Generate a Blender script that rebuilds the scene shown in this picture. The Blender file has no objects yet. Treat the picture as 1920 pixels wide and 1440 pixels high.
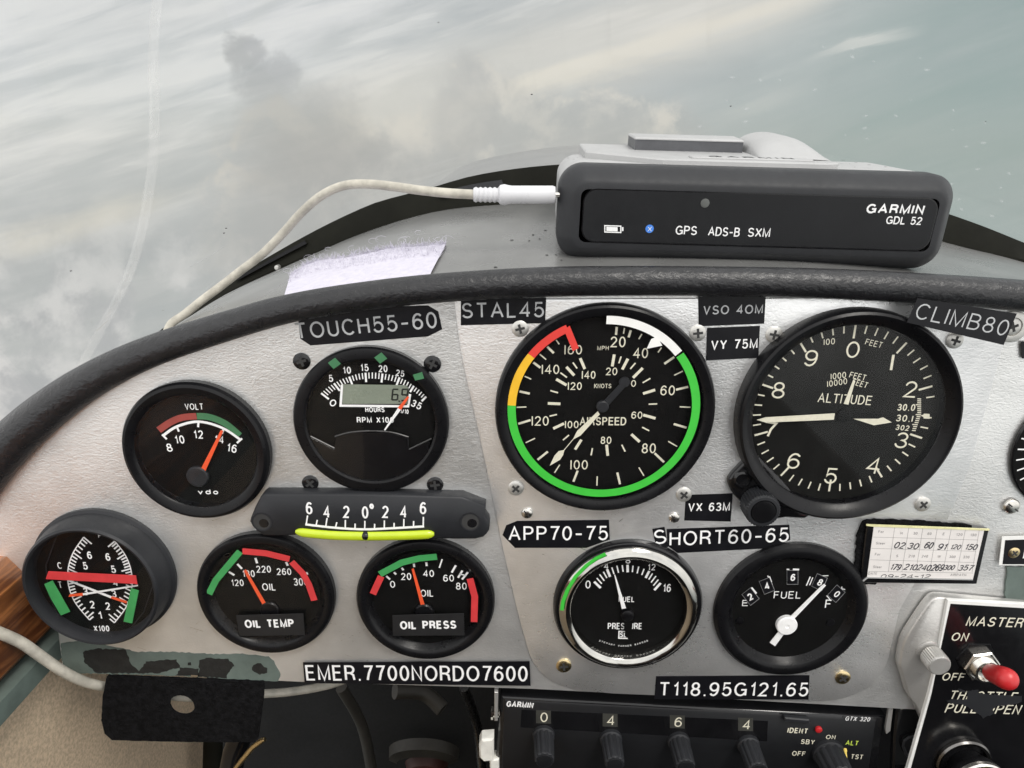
import bpy, bmesh, math, random
from mathutils import Vector, Matrix
random.seed(7)
C = bpy.context.scene
COL = C.collection
R = math.radians

# ---------------------------------------------------------------- camera, sky, sun, exposure
# The instrument panel stands in the x-z plane (y = 0); the pilot sits towards -y.
CAM_D, FOC = 260.13, 1377.45          # mm from panel plane; focal length in photo pixels
def _rot(p, y, r):
    return Matrix.Rotation(R(y), 3, 'Y') @ Matrix.Rotation(R(p), 3, 'X') @ Matrix.Rotation(R(r), 3, 'Z')
TW = Matrix(((1, 0, 0), (0, 0, -1), (0, 1, 0)))
CAM_R = TW @ _rot(-17.999, 0.2183, 0.7347)
CAM_O = Vector((0, -CAM_D, 0))
cd = bpy.data.cameras.new('camera'); cam = bpy.data.objects.new('camera', cd); COL.objects.link(cam)
cam.matrix_world = Matrix.Translation(CAM_O / 1000) @ CAM_R.to_4x4()
cd.sensor_width = 36; cd.lens = 36 * FOC / 1920; cd.clip_start = .005; cd.clip_end = 60000
C.camera = cam
C.view_settings.view_transform = 'Standard'; C.view_settings.look = 'None'
C.view_settings.exposure = 0.0; C.view_settings.gamma = 1

SUN_EL, SUN_AZ = 52, 150               # degrees; azimuth clockwise from the flight direction (+y)
sl = bpy.data.lights.new('sun', 'SUN'); sl.energy = 1.5; sl.angle = R(16); sl.color = (1, .96, .9)
so = bpy.data.objects.new('sun', sl); COL.objects.link(so)
sd = Vector((math.sin(R(SUN_AZ)) * math.cos(R(SUN_EL)), math.cos(R(SUN_AZ)) * math.cos(R(SUN_EL)), math.sin(R(SUN_EL))))
so.rotation_euler = sd.to_track_quat('Z', 'Y').to_euler(); so.location = (0, 0, 3)

class NT:
    """small helper to write node maths as expressions"""
    def __init__(s, nt): s.t = nt; s.n = nt.nodes; s.l = nt.links
    def put(s, sock, v):
        if v is None: return
        if hasattr(v, 'is_output') or isinstance(v, bpy.types.NodeSocket): s.l.new(v, sock)
        else: sock.default_value = v
    def m(s, op, a, b=None, c=None, clamp=False):
        n = s.n.new('ShaderNodeMath'); n.operation = op; n.use_clamp = clamp
        for i, v in enumerate((a, b, c)): s.put(n.inputs[i], v)
        return n.outputs[0]
    def dot(s, a, v):
        n = s.n.new('ShaderNodeVectorMath'); n.operation = 'DOT_PRODUCT'; s.put(n.inputs[0], a); n.inputs[1].default_value = v
        return n.outputs['Value']
    def sm(s, x, a, b, lo=0, hi=1):
        n = s.n.new('ShaderNodeMapRange'); n.interpolation_type = 'SMOOTHSTEP'; s.put(n.inputs[0], x)
        for i, v in enumerate((a, b, lo, hi)): n.inputs[1 + i].default_value = v
        return n.outputs[0]
    def xyz(s, x, y, z=0.0):
        n = s.n.new('ShaderNodeCombineXYZ'); s.put(n.inputs[0], x); s.put(n.inputs[1], y); s.put(n.inputs[2], z); return n.outputs[0]
    def noise(s, v, sc, det=4, ro=.55, dist=0):
        n = s.n.new('ShaderNodeTexNoise'); s.put(n.inputs['Vector'], v); n.inputs['Scale'].default_value = sc
        n.inputs['Detail'].default_value = det; n.inputs['Roughness'].default_value = ro; n.inputs['Distortion'].default_value = dist
        return n.outputs[0]
    def mix(s, f, a, b):
        n = s.n.new('ShaderNodeMix'); n.data_type = 'RGBA'; s.put(n.inputs[0], f)
        for i, v in ((6, a), (7, b)):
            if isinstance(v, (tuple, list)): v = (*v[:3], 1)
            s.put(n.inputs[i], v)
        return n.outputs[2]

W = bpy.data.worlds.new('World'); C.world = W; W.use_nodes = True
def make_sky():
    q = NT(W.node_tree)
    bg = q.n['Background']; STR = .1
    tc = q.n.new('ShaderNodeTexCoord'); d = tc.outputs['Generated']
    sky = q.n.new('ShaderNodeTexSky'); sky.sky_type = 'NISHITA'; sky.sun_disc = False
    sky.sun_elevation = R(SUN_EL); sky.sun_rotation = R(SUN_AZ); sky.altitude = 1500
    # bearings: U to the right, V downwards, measured about a fixed heading 18 degrees below the nose
    fw = (CAM_R @ Vector((0, 0, -1))); rt = CAM_R @ Vector((1, 0, 0)); up = CAM_R @ Vector((0, 1, 0))
    f = q.dot(d, fw); fs = q.m('MAXIMUM', f, .2)
    U = q.m('MULTIPLY_ADD', q.m('DIVIDE', q.dot(d, rt), fs), 1.377, .96)
    V = q.m('MULTIPLY_ADD', q.m('DIVIDE', q.dot(d, up), fs), -1.377, .72)
    ca, sa = math.cos(R(17)), math.sin(R(17))
    al = q.m('SUBTRACT', q.m('MULTIPLY', U, ca), q.m('MULTIPLY', V, sa))
    ac = q.m('ADD', q.m('MULTIPLY', U, sa), q.m('MULTIPLY', V, ca))
    st = q.noise(q.xyz(q.m('MULTIPLY', al, 1.6), q.m('MULTIPLY', ac, 8.0), 0.3), 1.0, 5, .6, .6)
    st2 = q.noise(q.xyz(q.m('MULTIPLY', al, 3.0), q.m('MULTIPLY', ac, 22.0), 3.3), 1.0, 4, .55, .4)
    fb = q.noise(q.xyz(U, V, 1.7), 5.0, 7, .6, .3)
    fb2 = q.noise(q.xyz(U, V, 8.1), 11.0, 6, .6, .2)
    w1 = q.m('MULTIPLY', q.m('SUBTRACT', fb2, .5), .16)
    w2 = q.m('MULTIPLY', q.m('SUBTRACT', fb, .5), .22)
    Uw = q.m('ADD', U, w1); Vw = q.m('ADD', V, w2)
    # high veil, streaked along the drift
    g = q.m('ADD', ac, q.m('MULTIPLY', q.m('SUBTRACT', st, .5), .75))
    col = q.mix(q.sm(g, .02, .55), (.75, .745, .725), (.515, .53, .52))
    col = q.mix(q.m('MULTIPLY', q.sm(st2, .5, .34), .4), col, (.46, .485, .485))
    col = q.mix(q.m('MULTIPLY', q.m('MULTIPLY', q.sm(st2, .47, .66), q.sm(ac, .6, .2)), .75), col, (.82, .81, .78))
    col = q.mix(q.m('MULTIPLY', q.sm(st2, .5, .72), .3), col, (.72, .71, .68))
    # sea haze to the right
    teal = q.sm(q.m('ADD', q.m('MULTIPLY', V, .75), U), 1.25, 1.95)
    col = q.mix(q.m('MULTIPLY', teal, q.sm(st, .2, .75, .98, .6)), col, (.315, .395, .375))
    # warm streaks of lit cloud
    def band(a0, a1, c, w, k):
        m = q.m('MULTIPLY', q.sm(al, a0 - .12, a0 + .1), q.sm(al, a1 + .1, a1 - .12))
        e = q.m('ABSOLUTE', q.m('SUBTRACT', q.m('ADD', ac, q.m('MULTIPLY', q.m('SUBTRACT', st2, .5), .07)), c))
        return q.m('MULTIPLY', q.m('MULTIPLY', m, q.sm(e, w, w * .1)), k)
    col = q.mix(band(-.2, .17, .445, .05, .65), col, (.78, .735, .63))
    col = q.mix(band(.45, 1.45, .405, .13, .6), col, (.79, .745, .665))
    col = q.mix(band(.8, 1.5, .44, .035, .7), col, (.82, .765, .66))
    col = q.mix(band(1.28, 1.36, .60, .03, .35), col, (.74, .72, .66))
    col = q.mix(band(1.5, 1.57, .557, .012, .9), col, (.82, .80, .74))
    # low cumulus, left
    cm = q.m('MULTIPLY', q.m('MULTIPLY', q.sm(Vw, .33, .6), q.sm(U, .75, .45)), q.sm(fb, .38, .56))
    col = q.mix(q.m('MULTIPLY', cm, .92), col, q.mix(q.sm(fb2, .38, .6), (.50, .505, .505), (.72, .71, .69)))
    # grey cumulus bank in the middle
    def blob(x, y, rx, ry, a=.75, b=1.2):
        ex = q.m('POWER', q.m('DIVIDE', q.m('SUBTRACT', Uw, x), rx), 2.0); ey = q.m('POWER', q.m('DIVIDE', q.m('SUBTRACT', Vw, y), ry), 2.0)
        return q.sm(q.m('ADD', ex, ey), b, a * .45)
    bk = blob(.72, .42, .36, .24, .4, 1.3)
    bk = q.m('MAXIMUM', bk, blob(.88, .22, .09, .12, .1, 1.5)); bk = q.m('MAXIMUM', bk, q.m('MULTIPLY', blob(1.1, .28, .24, .13), .8))
    col = q.mix(q.m('MULTIPLY', bk, .72), col, q.mix(q.sm(fb2, .35, .7), (.46, .455, .44), (.57, .55, .515)))
    rim = q.m('MULTIPLY', q.sm(bk, .15, .5), q.sm(bk, .95, .5)); col = q.mix(q.m('MULTIPLY', q.m('MULTIPLY', rim, q.sm(fb2, .45, .65)), q.sm(V, .5, .2, 0, .7)), col, (.70, .665, .60))
    tw = q.m('MAXIMUM', blob(.452, .13, .038, .042, .2, 1.5), q.m('MULTIPLY', blob(.495, .185, .075, .05, .1, 1.5), .9))
    rim = q.m('MULTIPLY', q.sm(bk, .15, .5), q.sm(bk, .95, .5)); col = q.mix(q.m('MULTIPLY', q.m('MULTIPLY', rim, q.sm(fb2, .45, .65)), q.sm(V, .5, .2, 0, .7)), col, (.70, .665, .60))
    tw = q.m('MAXIMUM', tw, q.m('MULTIPLY', blob(.58, .27, .15, .10, .1, 1.6), .75))
    col = q.mix(q.m('MULTIPLY', tw, .62), col, (.36, .36, .355))
    # bright overcast overhead and behind
    over = q.noise(d, 2.5, 4, .55)
    oc = q.mix(q.sm(over, .3, .7), (1.25, 1.26, 1.27), (1.85, 1.82, 1.76))
    oc = q.mix(q.sm(q.dot(d, (0, 0, 1)), .0, -.5), oc, (.30, .34, .34))
    col = q.mix(q.sm(f, .35, .6), oc, col)
    sc = q.n.new('ShaderNodeVectorMath'); sc.operation = 'SCALE'; q.put(sc.inputs[0], col); sc.inputs[3].default_value = 1 / STR
    fin = q.mix(.94, sky.outputs[0], sc.outputs[0])
    q.l.new(fin, bg.inputs[0]); bg.inputs[1].default_value = STR
make_sky()

# ---------------------------------------------------------------- frames, mesh builder
def ray(px, py): return CAM_R @ Vector(((px - 960) / FOC, (720 - py) / FOC, -1))
class Fr:
    """a working plane (mm): u to the right, v up, h out of the plane"""
    def __init__(s, o, u, v):
        s.o = Vector(o); s.u = Vector(u).normalized(); v = Vector(v); s.v = (v - s.u * v.dot(s.u)).normalized(); s.n = s.u.cross(s.v)
    def W(s, u, v, h=0): return s.o + s.u * u + s.v * v + s.n * h
    def P(s, px, py, h=0):          # where the line of sight of a measured photo point meets this plane
        d = ray(px, py); t = (h - (CAM_O - s.o).dot(s.n)) / d.dot(s.n); p = CAM_O + d * t - s.o
        return (p.dot(s.u), p.dot(s.v))
PF = Fr((0, 0, 0), (1, 0, 0), (0, 0, 1))
WF = Fr((0, 0, 0), (1, 0, 0), (0, 1, 0))       # world axes
def zz(ox, oy, s): return lambda x, y: (ox + x / s, oy + y / s)
def area(p): return sum(p[i - 1][0] * p[i][1] - p[i][0] * p[i - 1][1] for i in range(len(p))) / 2
def inset(p, d):
    n = len(p); out = []
    for i in range(n):
        a = Vector(p[i - 1]); b = Vector(p[i]); c = Vector(p[(i + 1) % n])
        e = (b - a).normalized(); f = (c - b).normalized()
        m = Vector((-e.y - f.y, e.x + f.x)); k = m.length
        if k < 1e-6: out.append(tuple(b)); continue
        m /= k; cs = max(.35, m.dot(Vector((-e.y, e.x)))); out.append(tuple(b + m * d / cs))
    return out
def rrect(x0, y0, x1, y1, r, n=5):
    o = []
    for cx, cy, a in ((x1 - r, y0 + r, -90), (x1 - r, y1 - r, 0), (x0 + r, y1 - r, 90), (x0 + r, y0 + r, 180)):
        for i in range(n + 1):
            t = R(a + 90 * i / n); o.append((cx + r * math.cos(t), cy + r * math.sin(t)))
    return o
def rough_poly(p, step=1.0, amp=.25):
    o = []
    for i in range(len(p)):
        a = Vector(p[i - 1]); b = Vector(p[i]); k = max(1, int((b - a).length / step))
        for j in range(k):
            q = a.lerp(b, j / k); o.append((q.x + random.uniform(-amp, amp), q.y + random.uniform(-amp, amp)))
    return o
def smooth_closed(pts, n=5):
    P = [Vector(p) for p in pts]; m = len(P); o = []
    for i in range(m):
        p0, p1, p2, p3 = P[i - 1], P[i], P[(i + 1) % m], P[(i + 2) % m]
        for j in range(n):
            t = j / n; o.append(tuple(.5 * ((2 * p1) + (p2 - p0) * t + (2 * p0 - 5 * p1 + 4 * p2 - p3) * t * t + (3 * p1 - p0 - 3 * p2 + p3) * t ** 3)))
    return o
def smooth_path(pts, n=6):
    P = [Vector(p) for p in pts]; o = []
    for i in range(len(P) - 1):
        p0 = P[max(i - 1, 0)]; p1 = P[i]; p2 = P[i + 1]; p3 = P[min(i + 2, len(P) - 1)]
        for j in range(n):
            t = j / n
            o.append(.5 * ((2 * p1) + (p2 - p0) * t + (2 * p0 - 5 * p1 + 4 * p2 - p3) * t * t + (3 * p1 - p0 - 3 * p2 + p3) * t ** 3))
    o.append(P[-1]); return o

OFF = {}
class MB:
    def __init__(s, fr=PF): s.f = fr; s.v = []; s.p = []
    def V(s, u, v, h=0): s.v.append(s.f.W(u, v, h)); return len(s.v) - 1
    def poly(s, pts, h0, h1, bev=0, bottom=False):
        if area(pts) < 0: pts = pts[::-1]
        rings = [[s.V(x, y, h0) for x, y in pts]]
        if bev:
            rings.append([s.V(x, y, h1 - bev) for x, y in pts]); rings.append([s.V(x, y, h1) for x, y in inset(pts, bev)])
        else: rings.append([s.V(x, y, h1) for x, y in pts])
        n = len(pts)
        for a, b in zip(rings, rings[1:]):
            for i in range(n): s.p.append((a[i - 1], a[i], b[i], b[i - 1]))
        s.p.append(tuple(rings[-1]))
        if bottom: s.p.append(tuple(rings[0][::-1]))
        return s
    def flat(s, pts, h): 
        if area(pts) < 0: pts = pts[::-1]
        s.p.append(tuple(s.V(x, y, h) for x, y in pts)); return s
    def lathe(s, c, prof, seg=64, a0=0, a1=360):
        full = a1 - a0 >= 360; k = seg if full else seg + 1; rings = []
        for r, h in prof:
            if r <= 1e-6: rings.append([s.V(c[0], c[1], h)])
            else: rings.append([s.V(c[0] + r * math.cos(R(a0 + (a1 - a0) * i / seg)), c[1] + r * math.sin(R(a0 + (a1 - a0) * i / seg)), h) for i in range(k)])
        for a, b in zip(rings, rings[1:]):
            for i in range(seg):
                j = (i + 1) % k if full else i + 1
                if len(a) == 1 and len(b) == 1: continue
                if len(a) == 1: s.p.append((a[0], b[i], b[j]))
                elif len(b) == 1: s.p.append((a[i], a[j], b[0]))
                else: s.p.append((a[i], a[j], b[j], b[i]))
        return s
    def ribbon(s, pts, w, h, rid=0, closed=False, cap=False):
        P = [Vector(p[:2]) for p in pts]
        Q = [P[0]]
        for p in P[1:]:
            if (p - Q[-1]).length > 1e-4: Q.append(p)
        if closed and (Q[0] - Q[-1]).length < 1e-4: Q.pop()
        P = Q; n = len(P)
        if n < 2: return s
        ws = w if isinstance(w, (list, tuple)) else [w] * n
        if len(ws) != n: ws = [ws[0] + (ws[-1] - ws[0]) * i / (n - 1) for i in range(n)]
        L = []
        for i in range(n):
            a = P[i - 1] if (i or closed) else None; b = P[(i + 1) % n] if (i < n - 1 or closed) else None
            e = (P[i] - a).normalized() if a is not None else None; f = (b - P[i]).normalized() if b is not None else None
            e = e or f; f = f or e
            m = Vector((-e.y - f.y, e.x + f.x))
            if m.length < 1e-4: m = Vector((-e.y, e.x))
            m.normalize(); cs = max(.5, m.dot(Vector((-e.y, e.x)))); o = m * (ws[i] / 2 / cs)
            l, r = P[i] + o, P[i] - o
            L.append((s.V(l.x, l.y, h), s.V(P[i].x, P[i].y, h + rid) if rid else None, s.V(r.x, r.y, h)))
        for i in range(n - (0 if closed else 1)):
            a, b = L[i], L[(i + 1) % n]
            if rid: s.p += [(a[1], a[0], b[0], b[1]), (a[2], a[1], b[1], b[2])]
            else: s.p.append((a[2], a[0], b[0], b[2]))
        if cap and not closed and rid:
            for i, k in ((0, 1), (n - 1, -1)):
                e = ((P[0] - P[1]) if i == 0 else (P[-1] - P[-2])).normalized(); nn = Vector((-e.y, e.x)); pr = None
                for j in range(5):
                    t = R(-90 + 45 * j); q = P[i] + (e * math.cos(t) + nn * math.sin(t)) * ws[i] / 2; z = s.V(q.x, q.y, h)
                    if pr is not None: s.p.append((L[i][1], pr, z))
                    pr = z
        return s
    def tube(s, pts, rad, seg=12, caps=True, flat=None):
        """pts in frame coordinates (u,v,h); rad one value or a list"""
        P = [s.f.W(*p) for p in pts]; n = len(P); rs = rad if isinstance(rad, (list, tuple)) else [rad] * n
        if len(rs) != n: rs = [rs[min(len(rs) - 1, int(i / (n - 1) * (len(rs) - 1)))] * (1 - (x := (i / (n - 1) * (len(rs) - 1)) % 1)) + rs[min(len(rs) - 1, int(i / (n - 1) * (len(rs) - 1)) + 1)] * x for i in range(n)]
        T = [(P[min(i + 1, n - 1)] - P[max(i - 1, 0)]).normalized() for i in range(n)]
        a = T[0].orthogonal().normalized(); rings = []
        for i in range(n):
            a = (a - T[i] * a.dot(T[i])).normalized(); b = T[i].cross(a); k = len(s.v)
            for j in range(seg):
                t = 2 * math.pi * j / seg; s.v.append(P[i] + (a * math.cos(t) + b * math.sin(t)) * rs[i])
            rings.append(k)
        for i in range(n - 1):
            for j in range(seg): s.p.append((rings[i] + j, rings[i] + (j + 1) % seg, rings[i + 1] + (j + 1) % seg, rings[i + 1] + j))
        if caps:
            s.p.append(tuple(rings[0] + j for j in range(seg))[::-1]); s.p.append(tuple(rings[-1] + j for j in range(seg)))
        return s
    def loft(s, rows, closed=False, wrap=False):
        """rows: lists of frame points"""
        ids = [[s.V(*p) for p in r] for r in rows]
        pairs = list(zip(ids, ids[1:])) + ([(ids[-1], ids[0])] if wrap else [])
        for a, b in pairs:
            m = len(a)
            for i in range(m if closed else m - 1): s.p.append((a[i], a[(i + 1) % m], b[(i + 1) % m], b[i]))
        return s
    def box(s, u0, v0, h0, u1, v1, h1):
        return s.poly([(u0, v0), (u1, v0), (u1, v1), (u0, v1)], h0, h1, min(.4, (h1 - h0) * .2), True)
    def build(s, name, mat, parent=None, loc=None, ang=35, mats=None):
        off = OFF[parent] if parent is not None else Vector(loc if loc is not None else (0, 0, 0))
        me = bpy.data.meshes.new(name); me.from_pydata([tuple((v - off) / 1000) for v in s.v], [], s.p)
        bm = bmesh.new(); bm.from_mesh(me); bmesh.ops.recalc_face_normals(bm, faces=bm.faces); bm.to_mesh(me); bm.free()
        me.polygons.foreach_set('use_smooth', [True] * len(me.polygons)); me.set_sharp_from_angle(angle=R(ang))
        me.materials.append(mat); o = bpy.data.objects.new(name, me); COL.objects.link(o)
        if parent is not None: o.parent = parent
        else: o.location = off / 1000
        OFF[o] = off; return o
def tag(o, label=None, cat=None, group=None, kind=None):
    if label: o['label'] = label
    if cat: o['category'] = cat
    if group: o['group'] = group
    if kind: o['kind'] = kind
    return o
def thing(name, label, cat, loc, group=None):
    o = bpy.data.objects.new(name, None); COL.objects.link(o); o.empty_display_size = .01
    o.location = Vector(loc) / 1000; OFF[o] = Vector(loc); return tag(o, label, cat, group)

# ---------------------------------------------------------------- stroke lettering
def arc(cx, cy, rx, ry, a0, a1, n=None):
    n = n or max(4, int(abs(a1 - a0) / 22)); return [(cx + rx * math.cos(R(a0 + (a1 - a0) * i / n)), cy + ry * math.sin(R(a0 + (a1 - a0) * i / n))) for i in range(n + 1)]
GL = {
 'A': (.72, [[(0, 0), (.36, 1), (.72, 0)], [(.13, .34), (.59, .34)]]),
 'B': (.60, [[(.32, .53), (0, .53), (0, 1), (.3, 1)] + arc(.32, .765, .23, .235, 90, -90), [(.0, .53), (0, 0), (.32, 0)] + arc(.33, .265, .27, .265, -90, 90)]),
 'C': (.68, [arc(.37, .5, .37, .5, 42, 318)]), 'D': (.66, [[(.28, 0), (0, 0), (0, 1), (.28, 1)] + arc(.28, .5, .38, .5, 90, -90)]),
 'E': (.54, [[(.53, 1), (0, 1), (0, 0), (.55, 0)], [(0, .53), (.48, .53)]]), 'F': (.52, [[(.53, 1), (0, 1), (0, 0)], [(0, .51), (.46, .51)]]),
 'G': (.74, [arc(.38, .5, .38, .5, 42, 325), [(.42, .46), (.74, .46), (.74, .02)]]), 'H': (.6, [[(0, 0), (0, 1)], [(.6, 0), (.6, 1)], [(0, .53), (.6, .53)]]),
 'I': (0, [[(0, 0), (0, 1)]]), 'J': (.45, [[(.45, 1), (.45, .28)] + arc(.225, .24, .225, .24, 0, -180)]),
 'K': (.6, [[(0, 0), (0, 1)], [(.57, 1), (0, .38)], [(.2, .58), (.62, 0)]]), 'L': (.5, [[(0, 1), (0, 0), (.5, 0)]]),
 'M': (.74, [[(0, 0), (0, 1), (.37, 0), (.74, 1), (.74, 0)]]), 'N': (.6, [[(0, 0), (0, 1), (.6, 0), (.6, 1)]]), 'O': (.78, [arc(.39, .5, .39, .5, 0, 360, 20)]),
 'P': (.58, [[(0, 0), (0, 1), (.3, 1)] + arc(.31, .74, .26, .26, 90, -90) + [(0, .48)]]),
 'R': (.6, [[(0, 0), (0, 1), (.32, 1)] + arc(.33, .75, .25, .25, 90, -90) + [(0, .5)], [(.33, .5), (.54, .36), (.6, 0)]]),
 'S': (.6, [arc(.3, .745, .26, .255, 20, 270) + arc(.3, .245, .3, .245, 90, -160)]),
 'T': (.62, [[(0, 1), (.62, 1)], [(.31, 1), (.31, 0)]]), 'U': (.58, [[(0, 1), (0, .32)] + arc(.29, .29, .29, .29, 180, 360) + [(.58, 1)]]),
 'V': (.66, [[(0, 1), (.33, 0), (.66, 1)]]), 'W': (.94, [[(0, 1), (.24, 0), (.47, 1), (.70, 0), (.94, 1)]]), 'X': (.62, [[(0, 0), (.62, 1)], [(0, 1), (.62, 0)]]),
 'Y': (.64, [[(0, 1), (.32, .44), (.64, 1)], [(.32, .44), (.32, 0)]]), 'Z': (.58, [[(0, 1), (.58, 1), (0, 0), (.58, 0)]]),
 '0': (.54, [arc(.27, .5, .27, .5, 0, 360, 18)]), '1': (.3, [[(.04, .76), (.16, .8), (.26, 1), (.26, 0)]]), '|': (.02, [[(0, 0), (0, 1)]]),
 '2': (.54, [arc(.27, .72, .26, .28, 165, -30) + [(.36, .42), (.0, 0), (.54, 0)]]), '3': (.54, [arc(.26, .75, .24, .25, 160, -90) + arc(.27, .255, .27, .255, 88, -165)]),
 '4': (.58, [[(.44, 0), (.44, 1), (0, .28), (.6, .28)]]), '5': (.54, [[(.5, 1), (.1, 1), (.05, .5)] + arc(.27, .325, .28, .325, 140, -160)]),
 '6': (.54, [arc(.27, .31, .27, .31, 0, 360, 16), arc(.31, .46, .31, .54, 48, 195)]), '7': (.54, [[(0, 1), (.54, 1), (.32, .5), (.2, 0)]]),
 '8': (.54, [arc(.27, .76, .22, .24, 0, 360, 14), arc(.27, .26, .27, .26, 0, 360, 16)]), '9': (.54, [arc(.27, .69, .27, .31, 0, 360, 16), arc(.23, .54, .31, .54, -132, 15)]),
 '.': (.1, [[(0, 0.0), (.12, 0.0)]]), '-': (.42, [[(0, .42), (.42, .42)]]), '/': (.4, [[(0, 0), (.4, 1)]]), "'": (0, [[(0, .75), (0, 1)]]),
 '*': (.2, [arc(.1, .88, .1, .12, 0, 360, 10)]), ' ': (.28, []),
 'o': (.48, [arc(.24, .33, .24, .33, 0, 360, 14)]), 'r': (.28, [[(0, 0), (0, .66)], [(0, .42), (.1, .6), (.3, .66)]]), 't': (.28, [[(.12, .95), (.12, .1), (.2, 0), (.3, 0)], [(0, .66), (.28, .66)]]),
 'e': (.48, [[(.02, .34), (.48, .34)] + arc(.24, .33, .24, .33, 5, 320)]), 'd': (.5, [arc(.25, .33, .25, .33, 0, 360, 14), [(.5, 0), (.5, 1)]]), 'v': (.5, [[(0, .66), (.25, 0), (.5, .66)]]),
}
def text(mb, s, p0, p1, hp, h, wt=.13, slant=0, cap=False, gap=.2, px=True, rid=.1, jit=0):
    """letters from baseline start p0 to baseline end p1 (measured points), hp tall, on height h of the builder's plane"""
    if px:
        a = Vector(mb.f.P(*p0, h)); b = Vector(mb.f.P(*p1, h)); q = Vector(p1) - Vector(p0); q.normalize()
        mid = (Vector(p0) + Vector(p1)) / 2; t = mid + Vector((q.y, -q.x)) * hp
        e = (b - a).normalized(); up = Vector((-e.y, e.x)); H = abs((Vector(mb.f.P(t.x, t.y, h)) - Vector(mb.f.P(mid.x, mid.y, h))).dot(up))
    else: a = Vector(p0); b = Vector(p1); e = (b - a).normalized(); up = Vector((-e.y, e.x)); H = hp
    L = (b - a).length; sy = H / (1 + wt)
    nat = sum(GL[c][0] for c in s) + wt * len(s) + gap * (len(s) - 1); sx = L / nat; x = 0; w = wt * min(sy, sx * 1.5)
    for c in s:
        gw, st = GL[c]; dy = random.uniform(-jit, jit)
        for k in st:
            pts = []
            for i, j in k:
                X = (x + wt / 2 + i) * sx + slant * j * sy; Y = (j + wt / 2 + dy) * sy; z = a + e * X + up * Y; pts.append((z.x, z.y))
            cl = len(k) > 8 and abs(k[0][0] - k[-1][0]) < 1e-3 and abs(k[0][1] - k[-1][1]) < 1e-3
            mb.ribbon(pts, w, h, rid * w, cl, cap)
        x += gw + wt + gap
def ctext(mb, s, c, wpx, hp, h, rot=0, **k):
    """letters centred on a measured point; rot degrees clockwise in the picture"""
    e = Vector((math.cos(R(rot)), math.sin(R(rot)))); n = Vector((-e.y, e.x)); c = Vector(c) + n * hp / 2
    text(mb, s, tuple(c - e * wpx / 2), tuple(c + e * wpx / 2), hp, h, **k)

# ---------------------------------------------------------------- materials
def mat(name, col, rough=.5, metal=0, bump=None, var=None, spec=.5, coat=0, rvar=.12, rsc=300):
    m = bpy.data.materials.new(name); m.use_nodes = True; q = NT(m.node_tree); b = q.n['Principled BSDF']
    tc = q.n.new('ShaderNodeTexCoord'); g = tc.outputs['Object']
    b.inputs['Metallic'].default_value = metal; b.inputs['Specular IOR Level'].default_value = spec; b.inputs['Coat Weight'].default_value = coat
    c = (*col, 1); vs, va = var or (150, .12); n = q.noise(g, vs, 5, .6)
    q.l.new(q.mix(q.sm(n, .3, .7), tuple(x * (1 - va) for x in col), tuple(min(1, x * (1 + va)) for x in col)), b.inputs['Base Color'])
    r = q.noise(g, rsc, 3); q.l.new(q.m('MULTIPLY_ADD', q.m('SUBTRACT', r, .5), rvar * 2, rough, True), b.inputs['Roughness'])
    if bump:
        bn = q.n.new('ShaderNodeBump'); sc, stn = bump[:2]; st = bump[2] if len(bump) > 2 else (1, 1, 1)
        mp = q.n.new('ShaderNodeMapping'); mp.inputs['Scale'].default_value = st; q.l.new(g, mp.inputs[0])
        h = q.noise(mp.outputs[0], sc, 4, .6, .4); q.l.new(h, bn.inputs['Height']); bn.inputs['Strength'].default_value = stn; bn.inputs['Distance'].default_value = bump[3] if len(bump) > 3 else .0005
        q.l.new(bn.outputs[0], b.inputs['Normal'])
    return m
def glassy(name, k0=.03, k1=.5, tint=(1, 1, 1), rough=.03):
    m = bpy.data.materials.new(name); m.use_nodes = True; q = NT(m.node_tree); q.n.remove(q.n['Principled BSDF'])
    o = q.n['Material Output']; t = q.n.new('ShaderNodeBsdfTransparent'); t.inputs[0].default_value = (*tint, 1)
    gl = q.n.new('ShaderNodeBsdfGlossy'); gl.inputs['Roughness'].default_value = rough
    lw = q.n.new('ShaderNodeLayerWeight'); lw.inputs[0].default_value = .5
    f = q.m('MULTIPLY_ADD', q.m('POWER', lw.outputs['Facing'], 5.0), k1, k0)
    tc = q.n.new('ShaderNodeTexCoord'); nn = q.noise(tc.outputs['Object'], 60, 4); f = q.m('MULTIPLY', f, q.sm(nn, .2, .8, .7, 1.3), None, True)
    mx = q.n.new('ShaderNodeMixShader'); q.l.new(f, mx.inputs[0]); q.l.new(t.outputs[0], mx.inputs[1]); q.l.new(gl.outputs[0], mx.inputs[2]); q.l.new(mx.outputs[0], o.inputs[0]); return m
def film(name, col, dens):
    m = bpy.data.materials.new(name); m.use_nodes = True; q = NT(m.node_tree); b = q.n['Principled BSDF']; b.inputs['Base Color'].default_value = (*col, 1); b.inputs['Roughness'].default_value = .4
    tr = q.n.new('ShaderNodeBsdfTranslucent'); tr.inputs[0].default_value = (*col, 1); t = q.n.new('ShaderNodeBsdfTransparent')
    a = q.n.new('ShaderNodeMixShader'); a.inputs[0].default_value = .6; q.l.new(b.outputs[0], a.inputs[1]); q.l.new(tr.outputs[0], a.inputs[2])
    tc = q.n.new('ShaderNodeTexCoord'); nn = q.noise(tc.outputs['Object'], 40, 4)
    x = q.n.new('ShaderNodeMixShader'); q.l.new(q.sm(nn, .25, .75, dens * .5, dens * 1.4), x.inputs[0]); q.l.new(t.outputs[0], x.inputs[1]); q.l.new(a.outputs[0], x.inputs[2]); q.l.new(x.outputs[0], q.n['Material Output'].inputs[0]); return m

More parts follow.
